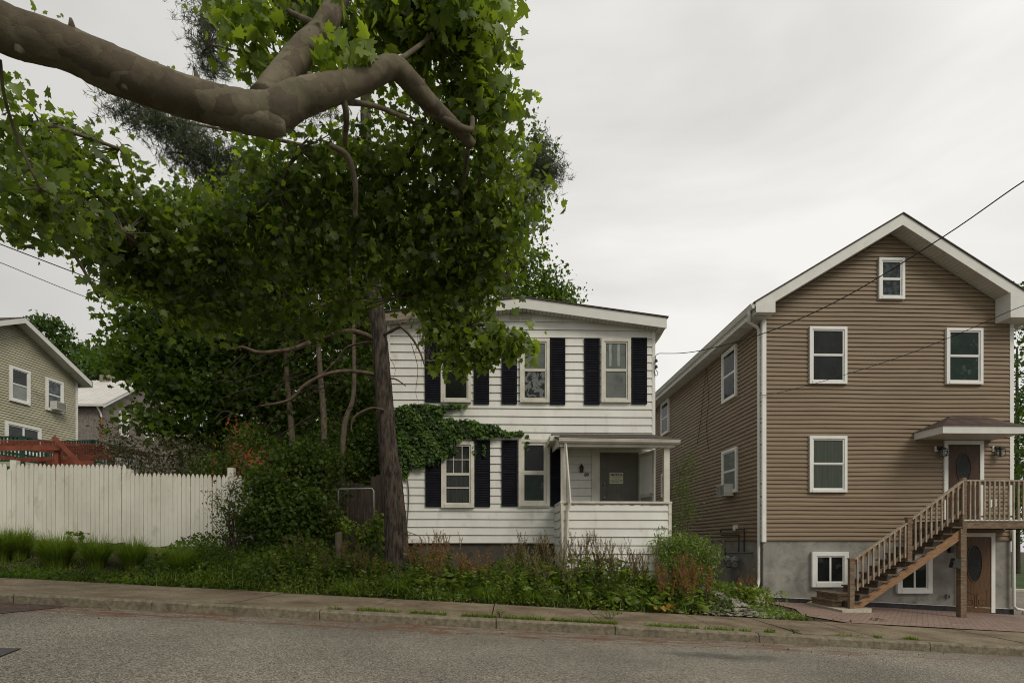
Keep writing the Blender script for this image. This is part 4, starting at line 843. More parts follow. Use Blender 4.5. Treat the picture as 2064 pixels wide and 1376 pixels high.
    MB().poly_prism([(el, Yr - .012, bz), (bx, Yr - .012, bz), (bx, Yr - .012, tz(bx) - hgt + .03), (el, Yr - .012, tz(el) - .1)], (0, YB - Yr - .02, 0)).build('eave_return', 'eave_trim', H)
    MB().poly_prism([(bx2, Yr - .012, bz - .05), (er, Yr - .012, bz - .05), (er, Yr - .012, tz(er) - .1), (bx2, Yr - .012, tz(bx2) - hgt + .03)], (0, YB - Yr - .02, 0)).build('eave_return', 'eave_trim', H)
    for sgn, ex_ in ((-1, el - .002), (1, er + .002)):
        m = MB(); pr = [(0, 0), (0, -.11), (.06, -.12), (.09, -.07), (.11, -.02), (.13, -.005), (.12, .005)]
        a = [(ex_ + sgn * q, Yr + .03, zl - .03 + z) for q, z in pr]; b = [(ex_ + sgn * q, YE, zl - .03 + z) for q, z in pr]
        for k in range(len(pr) - 1): m.quad(a[k], b[k], b[k + 1], a[k + 1])
        m.quad(*a); m.quad(*b[::-1]); m.build('gutter', 'eave_trim', H)
    gx = el - .06; gy = Yr + .25
    w = xl - .055; bot = base(xl)
    m = MB().tube([(gx, gy, zl - .12), (gx, gy, zl - .25), (gx + .06, gy + .15, zl - .38), (w - .08, YB + .1, zl - .42), (w, YB + .13, zl - .5), (w, YB + .13, zl - .7), (w, YB + .13, bot + .62), (w - .03, YB + .09, bot + .5), (w - .12, YB + .02, bot + .30), (w - .13, YB + .0, bot + .17)], .043, 8); m.build('downspout', 'eave_trim', H, True)
    w = xr + .02
    m = MB().tube([(w - .05, YB - .09, zb + .36), (w - .05, YB - .09, base(xr) + .26), (w + .02, YB - .12, base(xr) + .17), (w + .16, YB - .16, base(xr) + .15), (w + .17, YB - .16, base(xr) + .03)], .042, 8); m.build('downspout', 'eave_trim', H, True)
    g2 = er + .06; MB().tube([(g2, Yr + .25, zl - .12), (g2, Yr + .25, zl - .3), (xr + .06, YB + .3, zl - .5), (xr + .06, YB + .3, base(xr) + .3)], .043, 8).build('downspout', 'eave_trim', H, True)
    # front windows
    F = [((1768, 522, 1819.7, 605), dict(back='drape_blue', label='small attic window under the gable peak', split=.48)),
         ((1629, 660, 1704, 774.7), dict(back='painted_room_shade', label='upper left window with dark panes')),
         ((1903.4, 663, 1976.6, 775.4), dict(back='painted_green_reflection', label='upper right window with painted green tree reflections')),
         ((1629, 879, 1704, 992), dict(back='curtain', label='ground floor window with an olive curtain'))]
    for r, kw in F: window(H, fr, *rect(*r, YB), case=.075, sash=.04, **kw)
    window(H, fr, *rect(1634, 1111, 1707, 1182, YB), case=.12, sash=.035, mode='slide', off=.052, label='basement sliding window beside the stair foot')
    window(H, fr, *rect(1805, 1118, 1875, 1194.5, YB), case=.12, sash=.035, mode='slide', off=.052, label='basement window half hidden under the stairs')
    # side windows on the wall facing the white house
    for (ua, ub, vt, vb_, kw) in ((1459.5, 1488, 704, 806, dict(back='painted_room_shade', label='upper side window near the front corner')), (1335.5, 1351, 808, 875, dict(back='painted_green_reflection', label='upper side window toward the back')),
                                  (1459.5, 1489, 905, 994, dict(back='blind', label='lower side window with slatted blind')), (1336, 1352, 952, 1000, dict(back='painted_room_shade', label='lower side window seen past the porch'))):
        pa = WX(ua, (vt + vb_) / 2, xl); pb = WX(ub, (vt + vb_) / 2, xl); um = (ua + ub) / 2
        zt_ = WX(um, vt, xl).z; zb_ = WX(um, vb_, xl).z
        window(H, fl, -pa.y, -pb.y, zb_, zt_, case=.075, sash=.04, **kw)
    # doors
    for (u0, v0, u1, v1, ov, mat, nm, lab) in ((1908, 896, 1972, 1047, (1920, 915, 1947, 972), 'dark_door', 'door', 'dark upstairs door with leaded oval glass'), (1934, 1081.5, 1994.5, 1234, (1947, 1098, 1976, 1171), 'door_wood', 'door', 'brown basement door with tall oval glass')):
        x0, x1, z0, z1 = rect(u0, v0, u1, v1, YB); c = .11
        MB().fbox(fr, x0 - c, x0 - .001, z0, z1 + c, -.02, .062).fbox(fr, x1 + .001, x1 + c, z0, z1 + c, -.02, .062).fbox(fr, x0 - .001, x1 + .001, z1 + .001, z1 + c, -.02, .062).build('door_casing', 'trim', H)
        d = MB().fbox(fr, x0, x1, z0, z1, -.01, .040).build(nm, mat, H); d['label'] = lab
        o0, o1, p0, p1 = rect(*ov, YB); ca, cb, ra, rb = (o0 + o1) / 2, (p0 + p1) / 2, (o1 - o0) / 2, (p1 - p0) / 2
        ca = (x0 + x1) / 2 if mat == 'dark_door' else ca
        m = MB(); A_ = oval(fr, ca, cb, ra * 1.12, rb * 1.07, .039); B2 = oval(fr, ca, cb, ra * 1.12, rb * 1.07, .052); C2 = oval(fr, ca, cb, ra, rb, .052); D2 = oval(fr, ca, cb, ra, rb, .041)
        for k in range(28):
            j = (k + 1) % 28; m.quad(A_[k], A_[j], B2[j], B2[k]); m.quad(B2[k], B2[j], C2[j], C2[k]); m.quad(C2[k], C2[j], D2[j], D2[k])
        m.build('oval_rim', mat, d); m = MB(); m.quad(*oval(fr, ca, cb, ra, rb, .0435)); m.build('oval_glass', 'oval_glass', d)
        w_ = x1 - x0; m = MB()
        for a0, a1 in ((.12, .46), (.54, .88)):
            X0, X1, Z0, Z1 = x0 + w_ * a0, x0 + w_ * a1, z0 + .16, z0 + .62; t = .014; zi, zo = (Z1, Z1 - .10)
            hL, hR = (Z1, Z1 - .12) if a0 < .3 else (Z1 - .12, Z1)
            for P0, P1 in ((fr.P(X0, Z0, .043), fr.P(X1, Z0, .043)), (fr.P(X0, Z0, .043), fr.P(X0, hL, .043)), (fr.P(X1, Z0, .043), fr.P(X1, hR, .043)), (fr.P(X0, hL, .043), fr.P(X1, hR, .043)), (fr.P(X0 + .05, Z0 + .06, .043), fr.P(X1 - .05, Z0 + .06, .043)), (fr.P(X0 + .05, Z0 + .2, .043), fr.P(X1 - .05, Z0 + .2, .043)), (fr.P(X0 + .05, Z0 + .06, .043), fr.P(X0 + .05, Z0 + .2, .043)), (fr.P(X1 - .05, Z0 + .06, .043), fr.P(X1 - .05, Z0 + .2, .043))):
                m.beam(P0, P1, t, .012, Vector((0, 1, 0)))
        m.build('panel_moulding', mat, d)
        m = MB(); kx = x0 + .08 if mat == 'door_wood' else x1 - .08; m.lathe(fr.P(kx, z0 + .98, .03), [(.028, 0), (.028, .01), (.012, .02), (.012, .04), (.03, .055), (.02, .075)], 10, 'y'); m.build('knob', 'steel', d, True)
    x0, x1, z0, z1 = rect(1934, 1234, 1996, 1240, YB); MB().box(x0, x1, YB - .16, YB - .05, z0 - .08, z0 + .01).build('threshold', 'stringer_wood', H)
    # hip canopy over the upper door
    xl_, xr_ = 11.52, 13.70; zc0, zc1 = W(1861, 887, YB).z, W(1861, 873, YB).z; yf = 14.05
    MB().box(xl_, xr_, yf, yf + .025, zc0, zc1).box(xl_, xl_ + .025, yf + .026, YB - .025, zc0, zc1).box(xr_ - .025, xr_, yf + .026, YB - .025, zc0, zc1).box(xl_ + .026, xr_ - .026, yf + .026, YB - .025, zc0 + .01, zc0 + .025).build('canopy_fascia', 'eave_trim', H)
    r0, r1 = W(1917.6, 837, YB).x, W(1966, 837, YB).x; zr = W(1940, 837, YB).z; o = .03
    a = Vector((xl_ - o, yf - o, zc1 + .003)); b = Vector((xr_ + o, yf - o, zc1 + .003)); c = Vector((xr_ + o, YB - .022, zc1 + .003)); d_ = Vector((xl_ - o, YB - .022, zc1 + .003)); e0 = Vector((r0, YB - .022, zr)); e1 = Vector((r1, YB - .022, zr))
    m = MB(); m.quad(a, b, e1, e0); m.quad(b, c, e1); m.quad(d_, a, e0); m.quad(a, d_, c, b); m.build('canopy_roof', 'awning_shingle', H)
    # lamps, number, boxes
    for uu in (1887, 2003):
        c = W(uu, 903, YB); m = MB().fbox(fr, c.x - .07, c.x + .02, c.z - .10, c.z + .05, .018, .045); pl = m.build('lamp_plate', 'trim', H)
        cx = c.x + .06; m = MB(); m.fbox(fr, c.x - .02, c.x + .09, c.z - .04, c.z + .045, .046, .10); y = YB - .16; zt_ = c.z - .06
        m.box(cx - .075, cx + .075, y - .075, y + .075, zt_, zt_ + .02).box(cx - .05, cx + .05, y - .05, y + .05, zt_ + .02, zt_ + .045).box(cx - .06, cx + .06, y - .06, y + .06, zt_ - .20, zt_ - .185)
        for sx in (-1, 1):
            for sy in (-1, 1): m.beam((cx + sx * .058, y + sy * .058, zt_ - .19), (cx + sx * .07, y + sy * .07, zt_), .012, .012)
        m.tube([(cx, YB - .09, c.z), (cx, y, c.z + .03), (cx, y, zt_ + .04)], .009, 6); lm = m.build('wall_lantern', 'black_metal', H)
        MB().lathe((cx, y, zt_ - .185), [(.045, 0), (.05, .18)], 10).build('lamp_glass', 'lamp_glass', lm)
    n = W(1904.5, 913.5, YB); text_obj('house_number', '2', .19, (n.x, YB - .070, n.z), (R(90), 0, 0), 'ink', H, .004, .003)
    c = W(1997, 1014, YB); MB().fbox(fr, c.x - .09, c.x - .01, c.z - .11, c.z + .10, .02, .055).fbox(fr, c.x + .01, c.x + .10, c.z - .09, c.z + .12, .02, .07).build('outlet_cover', 'trim', H)
    c = W(1909, 1201, YB); MB().fbox(fr, c.x - .05, c.x + .05, c.z - .05, c.z + .06, -.01, .06).lathe(fr.P(c.x + .02, c.z, .06), [(.03, 0), (.03, .05)], 8, 'y').build('outlet_box', 'meter', H)
    c = W(1914, 1108, YB); MB().fbox(fr, c.x - .05, c.x + .05, c.z - .07, c.z + .1, -.01, .10).build('wall_lantern', 'black_metal', H)
    # loose cables on the side wall
    for pts in ([(1424, 742), (1418, 790), (1412, 850), (1405, 895)], [(1424, 742), (1428, 800), (1424, 860), (1428, 906)]):
        MB().tube([WX(u, v, xl - .035) for u, v in pts], .009, 5, 3).build('cable', 'wire', H)
    return H, xl, xr, fr
HB, XLB, XRB, frB = build_brown()
def build_ac(name, label, frm, a, z, w, h, d, parent_none=True):
    p = frm.P(a, z, 0); T = thing(name, label, 'air conditioner', tuple(p))
    MB().fbox(frm, a - w / 2, a + w / 2, z, z + h, .045, d).build('case', 'ac_white', T)
    m = MB().fbox(frm, a - w / 2 + .03, a + w / 2 - .03, z + .03, z + h - .03, d - .001, d + .002); m.build('coil', 'ac_grille', T)
    m = MB()
    for i in range(9):
        zz = z + .04 + (h - .08) * i / 9; m.fbox(frm, a - w / 2 + .03, a + w / 2 - .03, zz, zz + .010, d + .003, d + .012)
    for i in range(4):
        zz = z + .07 + (h - .12) * i / 4; m.fbox(frm, a + w / 2, a + w / 2 + .004, zz, zz + .02, d * .35, d * .85); m.fbox(frm, a - w / 2 - .004, a - w / 2, zz, zz + .02, d * .35, d * .85)
    m.build('grille', 'ac_white', T)
    return T
flB = Fr((XLB, 0, 0), (0, -1, 0), (-1, 0, 0))
pa = WX(1474, 985, XLB); build_ac('window_air_conditioner', 'white air conditioner in the side window of the brown house', flB, -pa.y, WX(1474, 1000, XLB).z, .58, .36, .34)
# gas meters on the side wall
def build_meters():
    p = WX(1487, 1128, XLB); y0 = p.y; X = XLB - .18
    T = thing('gas_meter', 'pair of dark gas meters with pipes on the side wall by the downspout', 'gas meter', (XLB, y0, base(7) + .3))
    zc = p.z
    for k, dy in enumerate((-.22, .22)):
        m = MB(); m.lathe((X, y0 + dy, zc), [(.05, -.24), (.10, -.20), (.115, -.04), (.13, -.02), (.13, .02), (.11, .07), (.04, .10), (.03, .14)], 14); m.lathe((X - .10, y0 + dy, zc - .04), [(.08, -.02), (.08, .03), (.06, .05), (.03, .055)], 12, 'x')
        b = m.build('meter_body', 'meter', T); MB().lathe((X - .155, y0 + dy, zc + .02), [(.055, 0), (.055, .02), (.01, .025)], 10, 'x').build('dial', 'lamp_glass', b)
    def L(uv): q = WX(uv[0], uv[1], XLB - .09); return (XLB - .09, q.y, q.z)
    for pts in ([(1500, 1112), (1500, 1066), (1455, 1066), (1452, 1072)], [(1489, 1112), (1489, 1077), (1453, 1077)], [(1516, 1113), (1463, 1113), (1462, 1104), (1462, 1140)]):
        MB().tube([L(p) for p in pts], .022, 6).build('pipe', 'black_metal', T)
    q = WX(1481, 1063, XLB - .09); MB().box(XLB - .13, XLB - .02, q.y - .08, q.y + .05, q.z - .08, q.z + .08).build('tag', 'trim', T)
build_meters()
b = W(1514, 1200, YB); mb = MB().box(W(1490, 1200, 14.7).x, W(1539, 1200, 14.7).x + .0, 14.62, 15.0, base(7) - .1, W(1514, 1195, 14.7).z)
solo('splash_block', mb, 'pale_concrete', 'low concrete block under the downspout of the brown house', 'concrete block')

# ---------------------------------------------------------------- deck and staircase
def build_stairs():
    Yd = 13.28; zd = W(1990, 1047, Yd).z; xd = W(1941, 1000, Yd).x; xe = 14.1
    zfoot = W(1713, 1225, Yd).z; xf = W(1713, 1225, Yd).x
    T = thing('deck_staircase', 'weathered wooden staircase and raised entry deck of the brown house', 'staircase', (xf, Yd + .5, zfoot))
    # deck
    m = MB(); y = Yd + .0
    while y < YB - .08: m.box(xd - .02, xe, y, min(y + .135, YB - .06), zd - .035, zd); y += .142
    m.build('deck_boards', 'tread_wood', T)
    MB().box(xd, xe, Yd - .04, Yd - .002, zd - .21, zd - .006).box(xd - .0, xd + .038, Yd - .001, YB - .06, zd - .21, zd - .036).box(xe - .04, xe, Yd, YB - .06, zd - .21, zd - .036).build('deck_beam', 'deck_wood', T)
    MB().box(xd - .02, xe, Yd - .062, Yd - .041, zd - .03, zd + .004).build('deck_edge', 'old_trim', T)
    p = W(1939.5, 1150, Yd); 
    for x in (p.x, xe - .1): MB().box(x - .07, x + .075, Yd - .04, Yd + .1, base(x) - .05, zd - .211).build('support_post', 'deck_wood', T)
    MB().box(xd - .055, xd + .05, Yd - .055, Yd + .045, zd - .211, W(1943, 964, Yd).z + .02).build('newel', 'deck_wood', T)
    zr = W(2000, 967, Yd).z
    MB().box(xd + .051, xe, Yd - .055, Yd + .045, zr - .035, zr).build('handrail', 'baluster_wood', T)
    MB().box(xd + .051, xe, Yd - .03, Yd + .01, zr - .12, zr - .036).build('sub_rail', 'deck_wood', T)
    MB().box(xd + .051, xe, Yd - .03, Yd + .01, zd + .06, zd + .10).build('bottom_rail', 'deck_wood', T)
    x = xd + .13
    while x < xe - .05:
        MB().beam((x, Yd - .05, zd - .01), (x + rnd.uniform(-.008, .008), Yd - .05, zr - .037), .034, .034, Vector((0, 1, 0))).build('baluster', 'baluster_wood', T); x += .121
    # side rail at the back end of deck (right, out of frame) omitted; flight
    n = 13; rise = (zd - zfoot) / n; run = (xd - xf - .06) / (n - 1) ; y1 = Yd + 1.05; x0 = xf + .06
    dr = Vector((run, 0, rise)).normalized()
    for yy in (Yd + .0, y1 - .04):
        a = Vector((x0 - .0, yy, zfoot)); top = Vector((xd, yy, zd - .04))
        nn = Vector((-dr.z, 0, dr.x))
        pts = [(x0 - .08, yy, zfoot), (x0 + .22, yy, zfoot), (xd - .002, yy, zd - rise - .28), (xd - .002, yy, zd - rise - .03)]
        m = MB().poly_prism(pts, (0, .04, 0)); m.build('stringer', 'stringer_wood', T)
    for i in range(n - 1):
        xs = x0 - .05 + i * run; z = zfoot + (i + 1) * rise
        ya = Yd - .045; yb = y1
        m = MB().box(xs - .02, xs + run + .03, ya, yb, z - .038, z)
        t = m.build('tread', 'tread_wood', T)
        MB().box(xs + .01, xs + .03, Yd + .041, y1 - .041, z - rise + .001, z - .039).build('riser', 'tread_wood', t)
    # two wider bottom steps
    for i, ext in ((0, .34), (1, .16)):
        z = zfoot + (i + 1) * rise - .0015
        MB().box(x0 - .08 - ext * .75, x0 - .071 + i * run, Yd + .25, y1 + .16, z - .04, z).box(x0 - .06 - ext * .75, x0 - .075 + i * run, Yd + .28, y1 + .14, z - rise, z - .0405).build('wide_step', 'deck_wood', T)
    # newels and sloping rails
    zt0 = W(1713, 1124, Yd).z; zm0, zm1 = W(1828, 1131, Yd).z, W(1828, 1042, Yd).z; xm = W(1828.5, 1080, Yd).x
    for (x, za, zb_) in ((xf, zfoot, zt0), (xm, zm0, zm1)):
        MB().box(x - .055, x + .055, Yd - .095, Yd - .0, za, zb_ - .03).box(x - .07, x + .07, Yd - .11, Yd + .015, zb_ - .029, zb_).build('newel', 'deck_wood', T)
    segs = [(W(1718, 1127, Yd), W(1824, 1054, Yd)), (W(1834, 1046, Yd), W(1940, 967, Yd))]
    for a, b in segs:
        a = a + Vector((0, -.045, 0)); b = b + Vector((0, -.045, 0))
        MB().beam(a, b, .09, .035).build('handrail', 'baluster_wood', T)
        dn = Vector((0, 0, -.085)); MB().beam(a + dn + Vector((0, .012, 0)), b + dn + Vector((0, .012, 0)), .035, .09).build('sub_rail', 'stringer_wood', T)
        dn2 = Vector((0, 0, -.72)); MB().beam(a + dn2, b + dn2, .035, .075).build('bottom_rail', 'deck_wood', T)
        L = b.x - a.x; k = int(L / .121)
        for i in range(k):
            q = a.lerp(b, (i + .6) / k); MB().beam(q + Vector((0, -.03, -.80)), q + Vector((rnd.uniform(-.006, .006), -.03, -.02)), .034, .034, Vector((0, 1, 0))).build('baluster', 'baluster_wood', T)
    # pad
    P = [(1625.7, 1213), (1698, 1229), (1757, 1225), (1745, 1205), (1660, 1203)]
    zp = zfoot
    pts = []
    for u, v in P:
        d = ray(u, v); t = (zp - EZ) / d.z; q = d * t; pts.append(Vector((q.x, q.y, zp - .12)))
    pts[3] = Vector((xf + .55, Yd + .95, zp - .12)); pts[2] = Vector((max(pts[2].x, xf + .45), pts[2].y, zp - .12))
    m = MB(); m.poly_prism(pts, (0, 0, .118)); m.build('stair_pad', 'pale_concrete', T)
    return T, Yd
STAIR, YD = build_stairs()
c = W(1922, 1134, YD); T = thing('mailbox', 'black metal mailbox fixed to the deck support post', 'mailbox', (c.x, YD, c.z - .14))
m = MB().poly_prism([(c.x - .12, YD - .11, c.z - .10), (c.x + .10, YD - .11, c.z - .14), (c.x + .10, YD - .11, c.z + .10), (c.x - .05, YD - .11, c.z + .12)], (0, .12, 0)); m.build('box', 'black_metal', T)
MB().beam((c.x - .13, YD - .12, c.z + .03), (c.x + .11, YD - .12, c.z + .13), .02, .02).build('lid', 'black_metal', T)

# ---------------------------------------------------------------- picket fence
YF = 13.6
def build_fence():
    T = thing('picket_fence', 'tall cream painted picket fence stepping down along the grassy bank', 'fence', (W(225, 1090, YF).x, YF, gz(-9, YF)))
    x = W(-30, 1000, YF).x; xe = W(552, 1000, YF).x; xs = W(251, 1000, YF).x
    za_l, za_r = W(0, 934, YF).z, W(248, 936, YF).z; zb_l, zb_r = W(262, 951, YF).z, W(545, 960, YF).z
    i = 0
    while x < xe:
        w = .092; t = (x - W(0, 1, YF).x) / (xs - W(0, 1, YF).x)
        if x < xs: top = za_l + (za_r - za_l) * t; bot = W(100, 1094, YF).z
        else: t2 = (x - xs) / (xe - xs); top = zb_l + (zb_r - zb_l) * t2; bot = W(350, 1101, YF).z
        top += rnd.uniform(-.014, .010); yy = YF + rnd.uniform(-.008, .006); ln = rnd.uniform(-.009, .009); bot += rnd.uniform(-.02, .015)
        pts = [(x, bot), (x + w, bot), (x + w + ln, top - .12), (x + w * .86 + ln, top - .05), (x + w * .64 + ln, top - .01), (x + w * .5 + ln, top), (x + w * .36 + ln, top - .01), (x + w * .14 + ln, top - .05), (x + ln, top - .12)]
        if i != 5: MB().poly_prism([(a, yy, b) for a, b in pts], (0, .018, 0)).build('picket', 'picket', T)
        else: MB().poly_prism([(x, yy, bot), (x + w, yy, bot), (x + w, yy, top - .16), (x + w * .6, yy, top - .11), (x, yy, top - .15)], (0, .018, 0)).build('picket', 'picket', T)['label'] = 'picket with its tip broken off'
        x += w + rnd.uniform(.005, .014); i += 1
    for z in (.35, 1.35):
        MB().box(W(-30, 1, YF).x, xs, YF + .022, YF + .06, EZ + z, EZ + z + .085).box(xs, xe, YF + .022, YF + .06, EZ + z - .12, EZ + z - .035).build('rail', 'picket', T)
    for u, v in ((27, 927), (258, 945), (465, 942)):
        p = W(u, v, YF + .08); MB().box(p.x - .07, p.x + .07, YF + .065, YF + .19, gz(p.x, YF) - .3, p.z).build('post', 'picket', T)
build_fence()
# plank fence and gate between pine and hedge
def build_gate():
    Yg = 14.3; T = thing('plank_fence', 'dark rotting board fence in the shade behind the pine trunk', 'fence', (-3.4, Yg, gz(-3.4, Yg)))
    x = W(560, 1000, Yg).x; xe = W(778, 1000, Yg).x; m = MB()
    while x < xe:
        top = W(700, rnd.uniform(966, 978), Yg).z + (.18 if x > W(742, 0, Yg).x else 0); m.box(x, x + .135, Yg, Yg + .02, gz(x, Yg) - .1, top); x += .145
    m.build('boards', 'dark_plank', T)
    MB().box(W(560, 1, Yg).x, xe, Yg + .021, Yg + .06, EZ + .9, EZ + 1.0).build('rail', 'dark_plank', T)
    Y2 = 13.6; G = thing('pipe_gate', 'bent steel pipe gate frame standing before the dark board fence', 'gate', (W(716, 1050, Y2).x, Y2, gz(-4, Y2)))
    pts = [W(682, 1055, Y2), W(682, 990, Y2), W(684, 985, Y2), W(750, 984, Y2), W(753, 989, Y2), W(753, 1055, Y2)]
    MB().tube(pts, .022, 8, 0).build('frame', 'steel', G, True)
    m = MB()
    a, b = W(684, 1050, Y2), W(751, 987, Y2)
    x = a.x
    while x < b.x - .3:      # chain-link diagonals
        m.tube([(x, Y2, a.z), (min(b.x, x + (b.z - a.z)), Y2, a.z + min(b.x - x, b.z - a.z))], .0025, 3, cap=False); m.tube([(x, Y2, b.z), (min(b.x, x + (b.z - a.z)), Y2, b.z - min(b.x - x, b.z - a.z))], .0025, 3, cap=False); x += .07
    m.build('mesh', 'black_metal', G)
    p = W(682, 1075, 12.6); m = MB().tube([(p.x, 12.6, gz(p.x, 12.6) - .1), (p.x + .01, 12.6, p.z), (p.x, 12.6, W(682, 1072, 12.6).z)], [.085, .08, .07], 9, 0, .1)
    solo('stump_post', m, 'bark_grey', 'short rotten wooden post standing in the weeds left of the pine', 'post')
    p = W(689, 974, 15.2); solo('red_bin', MB().poly_prism([W(676, 986, 15.2), W(704, 986, 15.2), W(706, 972, 15.2), W(697, 970, 15.2), (W(690, 972, 15.2)), W(674, 974, 15.2)], (0, .4, 0)), 'red_wall', 'bit of red painted box showing over the dark board fence', 'box')
build_gate()

# ---------------------------------------------------------------- left background: pergola, deck, three houses
def build_pergola():
    T = thing('pergola', 'rust red garden pergola with a loose diagonal board behind the fence', 'pergola', (-13.5, 17.5, gz(-13.5, 17.5)))
    Y1, Y2 = 16.4, 19.2
    def bm(u0, v0, u1, v1, Y, w, h, nm='beam'): MB().beam(W(u0, v0, Y), W(u1, v1, Y), w, h).build(nm, 'pergola', T)
    bm(-40, 904, 123, 902, Y1, .05, .14); bm(25, 927, 228, 920, Y1 + .9, .05, .13); bm(-40, 917, 30, 924, Y1 + .5, .05, .1); bm(105, 930, 190, 933, Y1 + .2, .05, .15)
    m = MB()
    for i in range(7):
        u = -30 + i * 38; a = W(u, 893 + i * .6, Y1 + .1); b = a + Vector((.5, 2.4, .05)); m = MB().beam(a, b, .04, .06); m.build('rafter', 'pergola', T)
    for k in range(5):
        Y = Y1 + .25 + k * .5; a = W(-40, 887 + k * 2.2, Y); b = W(min(228, 110 + k * 28), 887 + k * 2.6, Y); MB().beam(a, b, .035, .02).build('batten', 'pergola', T)
    for u, v, Y in ((113, 907, Y1 + .06), (80, 930, Y1 + .9), (223, 925, Y1 + .96), (98, 930, Y1 + .3), (-20, 907, Y1 + .06)):
        p = W(u, v, Y); MB().box(p.x - .06, p.x + .06, Y, Y + .1, gz(p.x, Y) - .2, p.z + .05).build('post', 'pergola', T)
    MB().beam(W(108, 880, Y1 - .12), W(176, 950, Y1 - .12), .04, .11).build('loose_board', 'pergola', T)['label'] = 'loose board leaning diagonally across the beams'
build_pergola()
def build_green_house():
    ang = R(5.2); d = Vector((math.sin(ang), math.cos(ang), 0)); nn = Vector((math.cos(ang), -math.sin(ang), 0))
    c0 = W(155, 830, 27.0); c0.z = 0
    o = Vector((c0.x, c0.y, 0))   # far corner; the wall runs toward the viewer
    gzz = gz(o.x, 25)
    T = thing('green_house', 'pale green sided house with gable end and white trim at the far left', 'house', (o.x - 3, 24.5, gzz))
    f = Fr(o, -d, nn)     # a grows toward the viewer
    HWd = 3.12; ap = HWd; ze = W(155, 770, 27).z; P = f.P(ap, 0, 0); za = W(34.5, 652, P.y).z
    wid = 2 * HWd + 1.2; lenb = 9.0; zb = gzz - .5
    sl = (za - ze) / HWd
    def top(a): return za - sl * abs(a - ap)
    MB().poly_prism([f.P(0, zb, -.001), f.P(wid, zb, -.001), f.P(wid, top(wid), -.001), f.P(ap, za, -.001), f.P(0, ze, -.001)], tuple(-nn * lenb)).build('wall', 'green_siding', T)
    def lim(z):
        l, r = 0, wid
        if z > ze: l = (z - ze) / sl
        if z > top(wid): r = min(wid, ap + (za - z) / sl)
        return l, r
    siding(f, zb + 2.5, za, .105, lim, CLAP).build('vinyl_siding', 'green_siding', T)
    MB().fbox(f, -.03, .10, zb, ze, -.05, .03).build('corner_board', 'trim', T)
    # roof
    ov = .5; th = .22; e0, e1 = -.35, wid + .3
    A = [f.P(e0, za - sl * (ap - e0) + th, ov), f.P(ap, za + th, ov), f.P(e1, top(e1) + th, ov)]; dn = Vector((0, 0, -th))
    MB().poly_prism([A[0] + dn, A[1] + dn, A[2] + dn, A[2], A[1], A[0]], tuple(-nn * .03)).build('fascia', 'eave_trim', T)
    m = MB(); L = -nn * (lenb + ov); h = Vector((0, 0, .04))
    for a, b in ((A[0], A[1]), (A[1], A[2])): m.hexa([a + h * .1, b + h * .1, b + h * .1 + L, a + h * .1 + L, a + h, b + h, b + h + L, a + h + L])
    m.build('roof', 'shingle', T); m = MB()
    for a, b in ((A[0] + dn, A[1] + dn), (A[1] + dn, A[2] + dn)):
        k = -nn * (ov - .03); m.hexa([a, b, b + k, a + k, a + h * .3, b + h * .3, b + h * .3 + k, a + h * .3 + k])
    m.build('soffit', 'soffit', T)
    a = A[0] + dn; MB().hexa([a + Vector((0, 0, .0)), a + d * -.05 + nn * 0, a + d * -.05 - nn * lenb, a - nn * lenb, a + Vector((0, 0, th)), a + d * -.05 + Vector((0, 0, th)), a + d * -.05 - nn * lenb + Vector((0, 0, th)), a - nn * lenb + Vector((0, 0, th))]).build('eave_fascia', 'eave_trim', T)
    def aat(u):       # parameter along the wall seen at column u
        best = min(((abs((Rv.dot(f.P(a, 0, 0)) / Fv.dot(f.P(a, 0, 0))) * FP + 1032 - u), a) for a in np.linspace(-1, 7, 800))); return best[1]
    def zat(a, v): p = f.P(a, 0, 0); return EZ + (HV - v) * Fv.dot(p) / FP
    for (u0, u1, v0, v1, kw) in ((16.5, 58, 742, 812, dict(backs=('painted_room_shade', 'grey_film'), label='left gable window with slatted blind')), (90, 125, 765, 830, dict(backs=('drape_blue', 'drape_blue'), label='right gable window holding an air conditioner'))):
        a1, a0 = aat(u0), aat(u1); window(T, f, a0, a1, zat((a0 + a1) / 2, v1), zat((a0 + a1) / 2, v0), case=.10, sash=.04, glass='glass_screened', **kw)
    a1, a0 = aat(8), aat(80); window(T, f, a0, a1, zat((a0 + a1) / 2, 915), zat((a0 + a1) / 2, 856), case=.10, mode='slide', sash=.05, glass='glass_screened', back='painted_room_shade', label='wide sliding glass door above the green railing')
    ac = aat(109); build_ac('window_air_conditioner', 'white air conditioner in the gable window of the green house', f, ac, zat(ac, 827), .55, .36, .35)
    # green balustrade deck running along
    D = thing('green_railed_deck', 'raised deck with dark green balustrade behind the red pergola', 'deck', (o.x + 1, 24, gzz))
    def rail(p, q, h=1.0):
        n = int((q - p).length / .13)
        MB().beam(p, q, .09, .06).build('handrail', 'green_rail', D); MB().beam(p + Vector((0, 0, -h + .12)), q + Vector((0, 0, -h + .12)), .05, .06).build('bottom_rail', 'green_rail', D)
        m = MB()
        for i in range(n):
            s = p.lerp(q, (i + .5) / n); m.beam(s + Vector((0, 0, -.03)), s + Vector((0, 0, -h + .1)), .045, .045, Vector((0, 1, 0)))
        m.build('baluster_row', 'green_rail', D)
    pts = [W(-30, 881, 21.5), W(45, 880, 21.5), W(95, 890, 22.5), W(188, 887, 24.8), W(260, 905, 24.8)]
    for p, q in zip(pts[:-1], pts[1:]): rail(p, q)
    m = MB(); P2 = [Vector((p.x, p.y, p.z - 1.02)) for p in pts] ; back = [Vector((pts[-1].x, 26.5, P2[-1].z)), Vector((pts[0].x - 2, 26.5, P2[0].z))]
